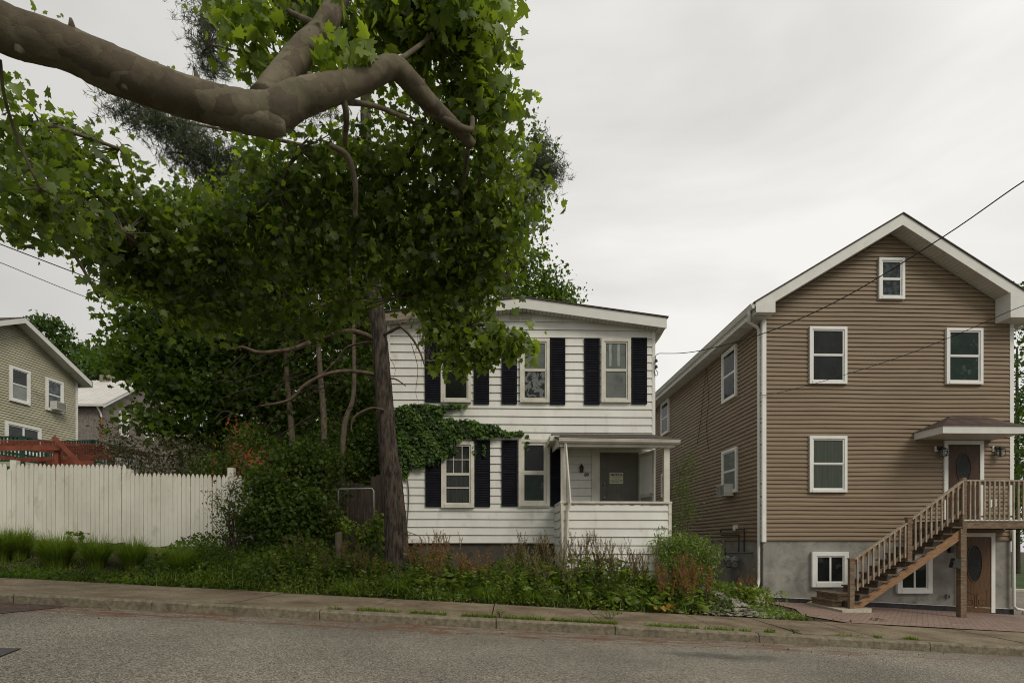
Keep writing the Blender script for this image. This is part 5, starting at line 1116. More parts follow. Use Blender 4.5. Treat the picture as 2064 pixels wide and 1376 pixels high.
    fl = [Vector((p.x, p.y, P2[0].z - .05)) for p in P2 + back]; MB().poly_prism(fl, (0, 0, -.15)).build('floor', 'green_rail', D)
    for p in pts: MB().box(p.x - .06, p.x + .06, p.y - .06, p.y + .06, gz(p.x, p.y) - .3, p.z + .03).build('post', 'green_rail', D)
    # lower white balusters at right end
    D2 = thing('stair_railing', 'white and green stair railing beside the reddish shrub', 'railing', (W(262, 940, 19).x, 19, gz(-14, 19)))
    for p, q in ((W(228, 918, 19), W(285, 925, 19)),):
        MB().beam(p, q, .06, .05).build('handrail', 'green_rail', D2); m = MB()
        for i in range(9):
            s = p.lerp(q, (i + .5) / 9); MB().beam(s + Vector((0, 0, -.03)), s + Vector((0, 0, -.9)), .04, .04, Vector((0, 1, 0))).build('baluster', 'trim', D2)
        for s in (p, q): MB().box(s.x - .05, s.x + .05, s.y - .05, s.y + .05, gz(s.x, s.y) - .1, s.z + .03).build('post', 'green_rail', D2)
build_green_house()
def build_taupe():
    Y0 = 34.0; c = W(207, 850, Y0); X = c.x; Y2 = 41.6; ym = 37.8; ze = W(207, 815, Y0).z; zr = W(283, 773, ym).z; g = gz(X, 36); xl = X - 9
    T = thing('taupe_brick_house', 'taupe brick house with pale ribbed metal roof behind the green house', 'house', (X - 4, ym, g))
    MB().poly_prism([(X, Y0, g - .5), (X, Y2, g - .5), (X, Y2, ze), (X, ym, zr), (X, Y0, ze)], (-9, 0, 0)).build('wall', 'taupe_brick', T)
    f = Fr((X, 0, 0), (0, 1, 0), (1, 0, 0)); o = .35
    sl = (zr - ze) / (ym - Y0); t = .16
    pts = [(Y0 - o, ze - sl * o + t), (ym, zr + t), (Y2 + o, ze - sl * o + t)]
    m = MB(); 
    for (a, b) in ((pts[0], pts[1]), (pts[1], pts[2])):
        m.hexa([(xl, a[0], a[1]), (X + o, a[0], a[1]), (X + o, b[0], b[1]), (xl, b[0], b[1]), (xl, a[0], a[1] + .03), (X + o, a[0], a[1] + .03), (X + o, b[0], b[1] + .03), (xl, b[0], b[1] + .03)])
    x = xl
    while x < X + o:
        a, b = pts[0], pts[1]; m.hexa([(x, a[0], a[1] + .03), (x + .04, a[0], a[1] + .03), (x + .04, b[0], b[1] + .03), (x, b[0], b[1] + .03), (x + .01, a[0], a[1] + .06), (x + .03, a[0], a[1] + .06), (x + .03, b[0], b[1] + .06), (x + .01, b[0], b[1] + .06)]); x += .4
    m.build('roof', 'metal_roof', T)
    P = [(X + o - .03, y, z) for y, z in pts]; MB().poly_prism([P[0], P[1], P[2], (P[2][0], P[2][1], P[2][2] - .2), (P[1][0], P[1][1], P[1][2] - .2), (P[0][0], P[0][1], P[0][2] - .2)], (-.04, 0, 0)).build('fascia', 'eave_trim', T)
    MB().box(xl, X + o - .08, Y0 - o - .08, Y0 - o, pts[0][1] - .14, pts[0][1] - .01).build('gutter', 'eave_trim', T)
    MB().tube([(X - .1, Y0 - o, pts[0][1] - .12), (X - .05, Y0 - .1, pts[0][1] - .5), (X - .03, Y0 - .06, pts[0][1] - .7)], .05, 6).build('downspout', 'trim', T)
    MB().tube([(X - .03, Y0 - .06, pts[0][1] - .7), (X - .03, Y0 - .06, g)], .05, 6).build('downspout', 'orange_pipe', T)
    for u0, u1, v0, v1 in ((240, 257, 830, 880), (292, 308, 848, 885)):
        ya, yb = WX(u0, 850, X).y, WX(u1, 850, X).y; zt, zb = WX((u0 + u1) / 2, v0, X).z, WX((u0 + u1) / 2, v1, X).z
        window(T, f, ya, yb, zb, zt, case=.13, sash=.05, glass='glass_screened', back='painted_room_shade')
    p = WX(270, 768, X + 0) ; MB().box(X - 2.6, X - 2.0, ym - .3, ym + .3, zr - .2, zr + .5).build('chimney', 'worn_fascia', T)
build_taupe()
def build_red():
    Y0 = 44.0; T = thing('red_house', 'bright red house with white eaves glimpsed between the dark trees', 'house', (W(500, 900, Y0).x, Y0, gz(-20, 44)))
    g = gz(-20, 44); xa, xb = W(425, 870, Y0).x, W(585, 870, Y0).x; apx = W(445, 800, Y0).x; za = W(445, 822, Y0).z; zr = W(585, 880, Y0).z
    MB().poly_prism([(xa, Y0, g - 1), (xb, Y0, g - 1), (xb, Y0, zr), (apx, Y0, za), (xa, Y0, za - 1.0)], (0, 8, 0)).build('wall', 'red_wall', T)
    m = MB().poly_prism([(apx, Y0 - .4, za), (xb + .5, Y0 - .4, zr - .15), (xb + .5, Y0 - .4, zr + .05), (apx, Y0 - .4, za + .25)], (0, .05, 0)); m.poly_prism([(xa - .5, Y0 - .4, za - 1.2), (apx, Y0 - .4, za), (apx, Y0 - .4, za + .25), (xa - .5, Y0 - .4, za - .95)], (0, .05, 0)); m.build('fascia', 'trim', T)
    m = MB().hexa([(apx, Y0 - .42, za + .26), (xb + .5, Y0 - .42, zr + .06), (xb + .5, Y0 + 8, zr + .06), (apx, Y0 + 8, za + .26), (apx, Y0 - .42, za + .36), (xb + .5, Y0 - .42, zr + .16), (xb + .5, Y0 + 8, zr + .16), (apx, Y0 + 8, za + .36)]); m.build('roof', 'worn_fascia', T)
    f = Fr((0, Y0, 0), (1, 0, 0), (0, -1, 0)); window(T, f, *rect(536, 872, 549, 902, Y0), case=.16, sash=.05, back='painted_room_shade')
build_red()

# ---------------------------------------------------------------- wires
def ext(P, n):     # carry the wire on, evenly, beyond the frame
    d = P[0] - P[1]; return [P[0] + d * k for k in range(n, 0, -1)] + P
def wire(name, label, pts, r, parts=None, sag=0):
    return solo(name, MB().tube(pts, r, 5, 6), 'wire', label, 'wire')
aw = W(1329, 712, YW - .1)
pts = ext([W(2064 + 90, 318, 7.0), W(2064, 365, 7.4), W(1900, 478, 8.4), W(1700, 600, 10.0), W(1550, 668, 11.6), W(1440, 700, 12.8), W(1380, 711, 13.5), aw], 12)
T = thing('service_drop_wire', 'thick black service wire running to the upper corner of the white house', 'wire', tuple(aw))
MB().tube(pts, .009, 6, 6).build('cable', 'wire', T)
m = MB()
for u, v in ((1323, 727), (1323, 739)): p = W(u, v, YW - .08); m.lathe((p.x, p.y, p.z - .035), [(.015, 0), (.035, .01), (.035, .04), (.02, .06), (.03, .07), (.01, .08)], 10)
m.build('insulator', 'black_metal', T, True)
MB().tube([aw, W(1322, 716, YW - .08), W(1321, 730, YW - .07), W(1321, 742, YW - .07), W(1326, 752, YW - .08), W(1322, 757, YW - .06), W(1319, 748, YW - .05)], .008, 5, 4).build('drip_loop', 'wire', T)
wire('service_wire', 'thin black wire crossing the front of the brown house to its corner', ext([W(2150, 585, 9.5), W(2040, 625, 10.5), W(1950, 665, 11.6), W(1820, 717, 13), W(1680, 762, 14.2), W(1575, 790, 14.9), W(1530, 797, 15.0)], 8), .007)
wire('overhead_cable', 'upper thick cable passing behind the leaves at left', ext([W(-60, 468, 11), W(0, 492, 11.4), W(160, 553, 12.6), W(300, 606, 13.8), W(420, 650, 15)], 14), .011)
wire('overhead_cable', 'lower thin cable descending past the green house roof', ext([W(-60, 508, 12), W(0, 529, 12.4), W(150, 590, 13.6), W(290, 640, 14.8), W(400, 676, 16)], 14), .008)

# ================================================================ vegetation
def tree_thing(name, label, cat, u, Y, group=None, v=None):
    p = W(u, 1000, Y); return thing(name, label, cat, (p.x, Y, gz(p.x, Y) - .05), group)
def px(r, Y): return r * Y / FP
# ---------------------------------------------------------------- the street plane tree
def build_plane():
    bx, by = -6.7, 0.7; g = base(bx)
    T = thing('plane_tree', 'big street plane tree whose pale mottled limb and lobed leaves overhang the road', 'tree', (bx, by, g))
    st = [(bx, by, g - .3), (bx, by + .05, g + .4), (bx + .1, by + .2, g + 2.2), (bx + .45, by + .7, g + 3.6)]
    lim = [(-330, -150, 3.0, 60), (-150, -45, 4.0, 56), (0, 55, 4.5, 49), (120, 92, 4.65, 47), (230, 142, 4.8, 46), (360, 190, 4.95, 43), (470, 220, 5.05, 43), (545, 228, 5.15, 45), (600, 200, 5.25, 37), (660, 182, 5.35, 32), (730, 162, 5.5, 27), (790, 136, 5.65, 25), (830, 168, 5.8, 23), (872, 215, 6.0, 19), (915, 252, 6.2, 14), (952, 292, 6.4, 11)]
    L = [W(u, v, Y) for u, v, Y, r in lim]; rr = [px(r, Y) * .87 for u, v, Y, r in lim]
    MB().tube([Vector(p) for p in st] + L[:1], [.42, .36, .32, .27, rr[0]], 18, 5, .015).build('trunk', 'bark_plane', T, True)
    rr = [r * rnd.uniform(.94, 1.06) for r in rr]; MB().tube(L, rr, 22, 9, .035).build('limb', 'bark_plane', T, True)
    for k, (f, ang) in enumerate(((1.6, 1.2), (2.4, 4.4), (3.3, .8), (4.2, 5.2), (5.4, 1.9), (8.4, 1.0), (10.2, 1.4), (12.5, .9))):      # healed knots and dead stubs
        i = int(f); c = L[i].lerp(L[i + 1], f - i); r = rr[i]; dv = Vector((.25 * math.cos(ang), -abs(math.cos(ang)) * .7, math.sin(ang))).normalized(); c = c + dv * r * .82
        MB().tube([c - dv * .03, c + dv * .02, c + dv * (.05 if k % 2 else .09)], [r * .30, r * .2, r * (.10 if k % 2 else .05)], 9, 3, .1).build('knot', 'bark_plane', T, True)
    # burl where the limb forks
    MB().tube([W(430, 222, 5.04), W(500, 240, 5.08), W(545, 252, 5.1), W(574, 258, 5.12)], [px(20, 5), px(27, 5), px(25, 5), px(12, 5)], 16, 6, .02).build('burl', 'bark_plane', T, True)
    br = [(535, 205, 5.2, 34), (570, 155, 5.35, 30), (612, 100, 5.5, 27), (650, 62, 5.7, 25), (685, -10, 5.9, 21), (735, -110, 6.2, 15)]
    MB().tube([W(u, v, Y) for u, v, Y, r in br], [px(r, Y) * .92 for u, v, Y, r in br], 16, 6, .02).build('branch', 'bark_plane', T, True)
    BR = [[(885, 235, 6.05, 8), (945, 262, 6.2, 6), (952, 238, 6.3, 5)], [(688, 190, 5.4, 7), (698, 230, 5.5, 6.5), (695, 290, 5.8, 5)], [(665, 293, 6.5, 5), (700, 315, 6.6, 6.5), (716, 370, 6.7, 5.5), (716, 440, 6.9, 4)],
          [(690, 205, 5.5, 6), (760, 215, 6.2, 5), (830, 245, 6.9, 4)], [(800, 125, 5.75, 5), (880, 60, 6.6, 4), (960, -60, 7.0, 3)], [(640, 50, 5.9, 6), (560, 10, 6.4, 5), (480, -60, 6.6, 4)],
          [(945, 285, 6.4, 5), (930, 420, 7.8, 3), (930, 560, 8.4, 3), (950, 660, 8.6, 2)], [(860, 260, 7.6, 4), (800, 360, 8.0, 4), (760, 480, 8.4, 3), (800, 600, 8.6, 2)], [(600, 300, 7.4, 4), (560, 380, 7.8, 4), (500, 440, 8.2, 3), (450, 520, 8.4, 2)],
          [(-60, 340, 5.2, 12), (20, 375, 5.8, 9), (120, 400, 6.5, 6), (250, 470, 7.4, 4)], [(0, 120, 4.55, 3), (10, 200, 4.7, 3), (40, 290, 4.9, 3), (80, 380, 5.0, 2)], [(-40, 420, 6.0, 6), (120, 480, 7.0, 4), (200, 600, 7.4, 2)], [(-80, 260, 6, 8), (80, 250, 6.4, 5), (240, 300, 7.0, 3)]]
    hubs = []
    for b in BR:
        P = [W(u, v, Y) for u, v, Y, r in b]; hubs += P
        MB().tube(P, [px(r, Y) for u, v, Y, r in b], 8, 6, .05).build('branch', 'bark_plane', T, True)
    hubs += L[2:]
    near = [blob(*b) for b in [(600, 10, 6.6, 120, 70, .5), (490, 60, 6.3, 62, 95, .35), (540, 120, 6.4, 40, 50, .3), (760, 10, 6.6, 150, 60, .5), (880, 90, 6.9, 120, 90, .5), (950, 50, 6.9, 80, 80, .5), (970, 190, 7.1, 66, 90, .4), (740, 80, 6.7, 80, 50, .4), (880, 10, 6.4, 110, 50, .4), (700, 40, 5.6, 50, 22, .2)]]
    mid = [blob(*b) for b in [(640, 325, 7.8, 180, 56, .55), (840, 310, 7.9, 180, 120, .55), (970, 350, 7.8, 100, 130, .7), (580, 400, 8.2, 130, 75, .6), (700, 440, 8.2, 170, 100, .55), (880, 470, 8.2, 160, 90, .7), (1020, 440, 8.0, 66, 80, .5), (450, 490, 8.4, 100, 80, .7), (620, 520, 8.5, 130, 60, .6), (850, 545, 8.6, 130, 50, .5), (970, 560, 8.6, 60, 70, .4), (930, 630, 8.6, 55, 50, .3), (420, 440, 8.2, 50, 40, .4)]]
    low = [blob(*b) for b in [(930, 690, 8.6, 60, 32, .3), (1000, 690, 8.5, 42, 22, .25), (1040, 688, 8.4, 30, 20, .2), (905, 735, 8.6, 24, 20, .2), (970, 722, 8.5, 34, 16, .2), (880, 655, 8.6, 40, 24, .2)]]
    fringe = [blob(*b) for b in [(400, 620, 8.6, 90, 60, .5), (540, 640, 8.8, 100, 50, .5), (660, 650, 8.9, 50, 30, .3), (330, 600, 8.6, 40, 40, .3), (700, 600, 8.7, 70, 30, .3), (360, 520, 8.6, 60, 60, .4), (880, 610, 8.7, 60, 30, .3), (820, 600, 8.7, 40, 24, .2)]]
    left = [blob(*b) for b in [(40, 290, 6.2, 80, 60, .6), (150, 330, 7.2, 120, 60, .55), (90, 420, 6.2, 110, 60, .6), (250, 420, 7.8, 80, 70, .55), (200, 480, 8.0, 100, 45, .7), (45, 195, 5.8, 45, 22, .25), (60, 400, 5.2, 80, 50, .3), (300, 440, 8, 50, 60, .5)]]
    lefl = [blob(*b) for b in [(235, 550, 7.8, 45, 46, .4), (250, 505, 7.9, 60, 30, .4), (190, 600, 7.4, 22, 12, .2), (290, 530, 8.2, 50, 40, .4), (45, 478, 5.6, 45, 16, .2)]]
    allC = []
    Ps, Ss, Ts = [], [], []
    for B, nc, per, cr, sz in ((near, 360, 9, .17, .13), (mid, 1080, 10, .18, .102), (low, 120, 8, .12, .12), (fringe, 210, 9, .15, .11), (left, 300, 10, .15, .10), (lefl, 60, 9, .15, .11)):
        P, t, C = clumpy(B, nc, per, cr, 2.4, .7); Ps.append(P); Ts.append((t ** 1.25 * .95 + .05) if nc > 500 else (t * .55 + .05 if B in (left, lefl, fringe) else t * .6 + .42)); Ss.append(np.full(len(P), sz)); allC.append(C)  # far-left and fringe leaves tinted darker, standing in for backlit silhouettes
    # few single leaves sprouting from the limb
    for u, v, Y in ((80, 22, 4.55), (118, 32, 4.6), (322, 125, 4.85), (345, 135, 4.9), (660, 100, 5.4), (690, 110, 5.4), (720, 105, 5.4), (675, 80, 5.4), (655, 120, 5.35), (735, 95, 5.4), (1010, 20, 6), (1020, 60, 6), (1000, 110, 6), (1030, 150, 6.2), (1040, 120, 6.2), (1005, 5, 6), (1025, 35, 6)):
        k = 5 if 600 < u < 1000 else 2; P = np.array(W(u, v, Y)) + NR.randn(k, 3) * (.05 if u > 600 else .015); Ps.append(P); Ts.append(np.full(k, .9)); Ss.append(np.full(k, .13 if u > 600 else .06))
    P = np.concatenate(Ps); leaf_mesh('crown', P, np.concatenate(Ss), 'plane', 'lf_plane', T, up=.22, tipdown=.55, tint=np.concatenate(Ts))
    m = MB(); twigs(m, hubs, np.concatenate(allC), .33, .011, .08); m.build('twigs', 'bark_grey', T)
build_plane()
# ---------------------------------------------------------------- tall pine with broken limbs
def tufts(blobs, ncl, per, need, cr, size, mat, T, shell=2):
    P, t, C = clumpy(blobs, ncl, per, cr, shell, .55); n = len(P)
    ax = NR.randn(n, 3) + np.array([0, 0, .4]); ax /= np.linalg.norm(ax, axis=1)[:, None]
    Q = np.repeat(P, need, 0) + np.repeat(ax, need, 0) * (NR.rand(n * need, 1) * .12); D = NR.randn(n * need, 3); D = D / np.linalg.norm(D, axis=1)[:, None] + .7 * np.repeat(ax, need, 0)
    leaf_mesh('crown', Q, size, 'needle', mat, T, dirs=D, tint=np.repeat(t, need)); return C
def build_pine():
    Y = 12.2
    T = tree_thing('pine_tree', 'tall pine with scaly leaning trunk and broken bare limbs beside the white house', 'tree', 806, Y)
    tr = [(812, 1185, 36), (806, 1160, 29), (801, 1120, 25), (796, 1041, 22), (788, 961, 21.5), (781, 890, 18.5), (773, 782, 17), (765, 683, 16), (755, 585, 14.5), (748, 500, 13.5), (742, 400, 12), (738, 300, 11), (737, 180, 10), (736, 40, 9), (735, -120, 7), (736, -260, 3)]
    MB().tube([W(u, v, Y) for u, v, r in tr], [px(r, Y) * .98 for u, v, r in tr], 22, 10, .055).build('trunk', 'bark_pine', T, True)
    LB = [[(762, 688, 6.5, 0), (735, 674, 6, -.1), (700, 667, 6, -.2), (650, 680, 5.5, -.3), (600, 700, 5, -.4), (560, 708, 4.5, -.5), (520, 710, 4.2, -.5), (490, 700, 3.8, -.6), (466, 704, 3, -.6)],
          [(642, 680, 4, -.3), (630, 684, 4, -.36), (618, 700, 2.5, -.4)],
          [(748, 608, 5, 0), (690, 603, 5, .1), (650, 615, 4.6, .2), (610, 640, 4.4, .2), (570, 655, 3.8, .2), (540, 660, 3, .2), (508, 665, 2, .2)],
          [(772, 757, 4.5, 0), (730, 750, 4.5, -.1), (690, 748, 4.4, -.2), (650, 757, 4.2, -.3), (612, 778, 4, -.3), (592, 800, 3.6, -.3), (570, 810, 3, -.3), (525, 818, 1.8, -.3)],
          [(768, 694, 3.2, .2), (740, 690, 3, .3), (700, 700, 2.8, .4), (680, 725, 2.4, .5), (645, 758, 2, .5)],
          [(772, 676, 3.6, -.1), (800, 661, 3.8, -.3), (810, 660, 4, -.35), (828, 678, 2.8, -.4), (845, 706, 2.2, -.4), (856, 737, 1.2, -.4)],
          [(812, 662, 3, -.35), (806, 652, 3.4, -.35), (818, 649, 3, -.3)],
          [(774, 826, 2.8, -.2), (750, 822, 3, -.3), (722, 834, 2.6, -.4), (710, 848, 2, -.4), (708, 868, 1.4, -.4)],
          [(785, 762, 1.8, -.2), (800, 765, 1.8, -.25), (818, 778, 1, -.3)], [(745, 500, 4, 0), (700, 500, 4, -.1), (650, 505, 4, -.2), (610, 520, 3.6, -.2), (600, 540, 2, -.2)], [(740, 430, 5, 0), (640, 420, 4, .3), (540, 380, 3, .5), (420, 330, 2, .4)], [(740, 330, 5, 0), (640, 300, 4, -.2), (500, 270, 3, -.4), (330, 240, 2, -.3)], [(740, 330, 5, 0), (860, 330, 4, .6), (980, 340, 3, 1.2), (1090, 350, 2, 1.6)], [(737, 150, 4, 0), (600, 130, 3, .2), (420, 90, 2, .5)]]
    hubs = [W(u, v, Y) for u, v, r in tr[8:14]]
    for b in LB:
        P = [W(u, v, Y + d) for u, v, r, d in b]; MB().tube(P, [px(r, Y) * .85 for u, v, r, d in b], 8, 5, .16).build('branch', 'bark_branch', T, True)
        if min(q[1] for q in b) < 430: hubs += P
    # fine dead twigs below the crown
    m = MB()
    for _ in range(95):
        u, v = rnd.uniform(450, 760), rnd.uniform(500, 860); d = rnd.uniform(-.6, .8); a = W(u, v, Y + d); L = rnd.uniform(.3, 1.1); an = rnd.uniform(.3, 1.0) + (3.14 if rnd.random() < .5 else 0)
        b = a + Vector((-L * abs(math.cos(an)), rnd.uniform(-.2, .2), -L * abs(math.sin(an)) * .8)); c = (a + b) / 2 + Vector((0, 0, rnd.uniform(.0, .12)))
        m.tube([a, c, b], [.010, .008, .004], 4, 3, cap=False)
    m.build('twigs', 'bark_dark', T); m = MB()
    for k in range(26):    # hanging twigs and strands at the house corner
        a = W(rnd.uniform(846, 862), rnd.uniform(628, 680), Y - .3); m.tube([a, a + Vector((rnd.uniform(-.12, .15), rnd.uniform(-.05, .05), -.25)), a + Vector((rnd.uniform(-.2, .2), 0, -rnd.uniform(.35, .8)))], [.006, .004, .003], 3, 3, cap=False)
    m.tube([W(828, 690, Y - .3), W(842, 740, Y - .3), W(838, 790, Y - .3), W(845, 812, Y - .3)], [.007, .006, .005, .003], 4, 4); m.tube([W(785, 720, Y - .3), W(797, 745, Y - .3), W(788, 770, Y - .3)], [.006, .004, .003], 4, 4)
    m.build('twigs', 'bark_grey', T)
    B = [blob(*b) for b in [(270, 225, 11.9, 60, 22, .5), (330, 255, 11.9, 70, 34, .6), (385, 285, 12, 60, 45, .6), (410, 330, 12.2, 50, 35, .6), (340, 320, 12.2, 40, 14, .4), (440, 40, 13, 45, 50, .6), (430, 120, 13, 30, 40, .5), (1090, 350, 13.8, 36, 34, .5), (1110, 335, 13.8, 25, 20, .4), (1060, 390, 13.8, 40, 30, .5), (1075, 330, 13.8, 40, 40, .5), (600, 200, 12.6, 90, 60, .6), (620, 430, 12.6, 90, 60, .6), (480, 360, 12.4, 60, 50, .6), (420, 90, 13, 30, 70, .5), (735, -190, 12.2, 60, 60, .6), (735, -90, 12.2, 90, 50, .8)]]
    C = tufts(B, 560, 9, 14, .18, .12, 'lf_pine', T); m = MB(); twigs(m, hubs, C, .5, .010, .05); m.build('twigs', 'bark_dark', T)
build_pine()
# ---------------------------------------------------------------- generic broadleaf tree
def btree(name, label, base_u, Y, trunk, r0, blobs, nc, per, cr, size, shape, mat, bark='bark_dark', cat='tree', group=None, up=.25, tw=.2, flat=.55, extra=None, shell=2.2, tipdown=.4):
    T = tree_thing(name, label, cat, base_u, Y, group)
    P = [W(u, v, Y) for u, v in trunk]; P[0].z = gz(P[0].x, Y) - .2
    rs = [r0 * (1 - .72 * i / (len(P) - 1)) for i in range(len(P))]
    MB().tube(P, rs, 10, 6, .05).build('trunk', bark, T, True)
    B = [blob(*b) for b in blobs]
    Q, t, C = clumpy(B, nc, per, cr, shell, flat)
    leaf_mesh('crown', Q, size, shape, mat, T, up=up, tint=t, tipdown=tipdown)
    m = MB(); hubs = P[len(P) // 2:]
    for b in B: 
        h = min(hubs, key=lambda q: (q - b[0]).length); mid = (h + b[0]) / 2 + Vector((0, 0, -.1 * (h - b[0]).length)); m.tube([h, mid, b[0]], [r0 * .38, r0 * .28, r0 * .1], 6, 4, .05); hubs.append(b[0])
    twigs(m, hubs, C, tw, max(.008, r0 * .07), .05); m.build('limbs', bark, T)
    return T
btree('maple_tree', 'dark maple with a straight trunk behind the picket fence', 445, 16.6, [(446, 1010), (445, 880), (441, 780), (436, 680), (430, 560)], .15,
      [(300, 560, 16.4, 70, 50, 1.2), (330, 640, 16.4, 100, 55, 1.3), (430, 560, 16.6, 110, 70, 1.6), (260, 660, 16, 45, 30, .8), (300, 720, 16, 90, 35, 1.2), (420, 680, 16.4, 110, 60, 1.5), (350, 780, 16, 90, 30, 1.2), (430, 820, 16.4, 90, 50, 1.2), (330, 850, 16, 70, 25, 1.0), (500, 760, 16.8, 60, 70, 1.2), (400, 880, 16.2, 70, 28, 1), (520, 600, 17, 80, 90, 1.5), (240, 740, 15.8, 30, 16, .5)], 1150, 12, .26, .155, 'maple', 'lf_maple')
btree('young_tree', 'slim forked tree with dark crown, first of three behind the bushes', 600, 15.6, [(602, 1020), (590, 900), (580, 780), (575, 690), (572, 560), (560, 480)], .10,
      [(530, 560, 15.8, 80, 70, 1), (560, 680, 16, 70, 60, 1), (510, 790, 16.2, 70, 50, 1), (580, 830, 16.3, 50, 50, .8), (560, 470, 16, 80, 60, 1)], 700, 13, .28, .12, 'maple', 'lf_dark', 'bark_grey')
btree('young_tree', 'slim pale barked tree, straight middle stem of three behind the bushes', 655, 15.2, [(656, 1010), (653, 860), (646, 760), (640, 650), (636, 540), (640, 450)], .095,
      [(640, 540, 15.6, 70, 60, 1), (660, 650, 16.2, 60, 50, .8), (640, 760, 16.4, 60, 50, .8), (620, 900, 16.4, 60, 45, .8), (660, 450, 15.8, 80, 60, 1)], 620, 13, .28, .12, 'maple', 'lf_dark', 'bark_grey')
btree('young_tree', 'slim crooked tree closest to the pine trunk on its left', 690, 14.9, [(688, 1000), (692, 880), (712, 800), (713, 700), (711, 600), (700, 500)], .085,
      [(720, 560, 15.6, 60, 60, .8), (730, 680, 16.4, 45, 60, .8), (720, 800, 16.4, 50, 60, .8), (735, 900, 16.2, 45, 50, .7), (700, 480, 15.8, 70, 60, 1)], 620, 13, .28, .12, 'maple', 'lf_dark', 'bark_grey')
btree('broadleaf_tree', 'dense dark tree behind the young trees, left of the white house', 560, 23, [(560, 1000), (565, 850), (570, 700), (575, 550)], .25,
      [(480, 560, 23, 80, 90, 2), (560, 650, 23, 110, 90, 2), (480, 740, 23, 70, 50, 1.5), (620, 780, 23, 110, 90, 2), (640, 480, 23, 120, 80, 2), (540, 880, 23.5, 50, 30, 1), (640, 900, 22, 80, 70, 1.5), (560, 400, 23, 110, 80, 2), (420, 440, 23, 70, 70, 2)], 1400, 14, .42, .18, 'maple', 'lf_dark')
btree('broadleaf_tree', 'dense dark tree directly behind the pine and the house corner', 760, 24, [(760, 1000), (758, 850), (750, 700), (740, 550)], .25,
      [(720, 560, 24, 90, 90, 2), (740, 700, 24, 70, 90, 2), (730, 850, 24, 70, 90, 2), (840, 560, 25.5, 90, 60, 2), (760, 450, 24, 100, 80, 2), (880, 480, 24, 90, 70, 2), (740, 950, 22, 60, 60, 1)], 1200, 14, .42, .18, 'maple', 'lf_dark')
btree('broadleaf_tree', 'rounded green tree rising behind the roof ridge of the white house', 1050, 27, [(1050, 1000), (1050, 850), (1050, 700), (1055, 600)], .28,
      [(960, 560, 27, 70, 60, 2), (1060, 550, 27, 50, 50, 1.6), (1100, 585, 27, 45, 40, 1.5), (1135, 605, 27, 35, 24, 1.2), (1040, 510, 27, 35, 30, 1.2), (1060, 620, 27, 90, 40, 2), (900, 600, 27, 70, 60, 2)], 620, 14, .36, .15, 'maple', 'lf_maple')
btree('broadleaf_tree', 'tall leafy tree top showing right of the pine against the sky', 1000, 19, [(1000, 1000), (1005, 800), (1020, 600), (1045, 430), (1060, 330)], .2,
      [(1078, 275, 19, 22, 34, .8), (1095, 310, 19, 30, 26, .8), (1075, 400, 19, 40, 40, .9), (1060, 450, 19, 40, 35, .9), (1000, 480, 19, 60, 60, 1), (1000, 330, 19, 70, 80, 1), (940, 420, 19, 60, 80, 1)], 330, 12, .22, .12, 'maple', 'lf_maple')
# ---------------------------------------------------------------- far trees
def far_tree(label, u, Y, vb, blobs, nc, size=.30, mat='lf_far', group='trees on the hill behind the houses', cr=.65, trunk_v=None):
    return btree('hill_tree', label, u, Y, [(u, 1000), (u, vb + 60), (u, vb)], .3, blobs, nc, 12, cr, size, 'quad', mat, 'bark_dark', group=group, tw=.1)
far_tree('tall airy tree standing alone above the green house roof', 105, 62, 690, [(102, 662, 62, 32, 26, 2.5), (116, 695, 62, 22, 22, 2), (85, 650, 62, 18, 14, 1.5)], 150, .30, 'lf_far', None, .3)
far_tree('small tree top on the hill just right of the tall airy tree', 160, 66, 730, [(150, 720, 66, 35, 25, 3), (170, 705, 66, 20, 14, 2), (135, 745, 66, 30, 25, 2)], 130, .36, 'lf_far', None)
hz = [(190, 735, 62), (235, 722, 70), (215, 760, 60), (265, 745, 66), (300, 735, 72), (330, 760, 64), (285, 770, 60), (365, 730, 70), (400, 770, 66), (170, 775, 60)]
for i, (u, v, Y) in enumerate(sorted(hz)):
    far_tree(['first','second','third','fourth','fifth','sixth','seventh','eighth','ninth','tenth'][i] + ' from the left of ten leafy trees on the hill above the metal roof', u, Y, v + 10, [(u, v, Y, 38, 30, 3.2), (u + 14, v + 30, Y, 36, 34, 3), (u - 16, v + 36, Y, 30, 30, 3)], 130, .42, 'lf_far')
for i in range(6):     # the wood goes on behind the houses
    u = 430 + i * 62; Y = 62 + (i * 7) % 17
    far_tree(['first', 'second', 'third', 'fourth', 'fifth', 'sixth'][i] + ' from the left of six shaded trees behind the young trees', u, Y, 780, [(u, 800, Y, 55, 50, 3.6), (u + 16, 860, Y, 60, 60, 3.6), (u - 16, 930, Y, 60, 60, 3.6)], 110, .5, 'lf_dark', 'trees of the wood behind the white house')
for (u, Y, bl, lb) in ((2095, 36, [(2085, 620, 36, 55, 60, 2), (2100, 720, 36, 70, 90, 2.5), (2085, 840, 36, 60, 90, 2.5), (2095, 960, 36, 60, 80, 2.5), (2062, 590, 36, 20, 20, 1)], 'tall green tree beyond the right corner of the brown house'), (2050, 46, [(2050, 1000, 46, 60, 80, 2), (2060, 880, 46, 70, 90, 2), (2120, 1050, 46, 70, 70, 2)], 'shaded tree across the side street below the tall tree')):
    btree('street_tree', lb, u, Y, [(u, 1130), (u, 1000), (u, 850), (u, 700)], .25, bl, 420, 13, .5, .2, 'quad', 'lf_far' if Y < 40 else 'lf_dark')
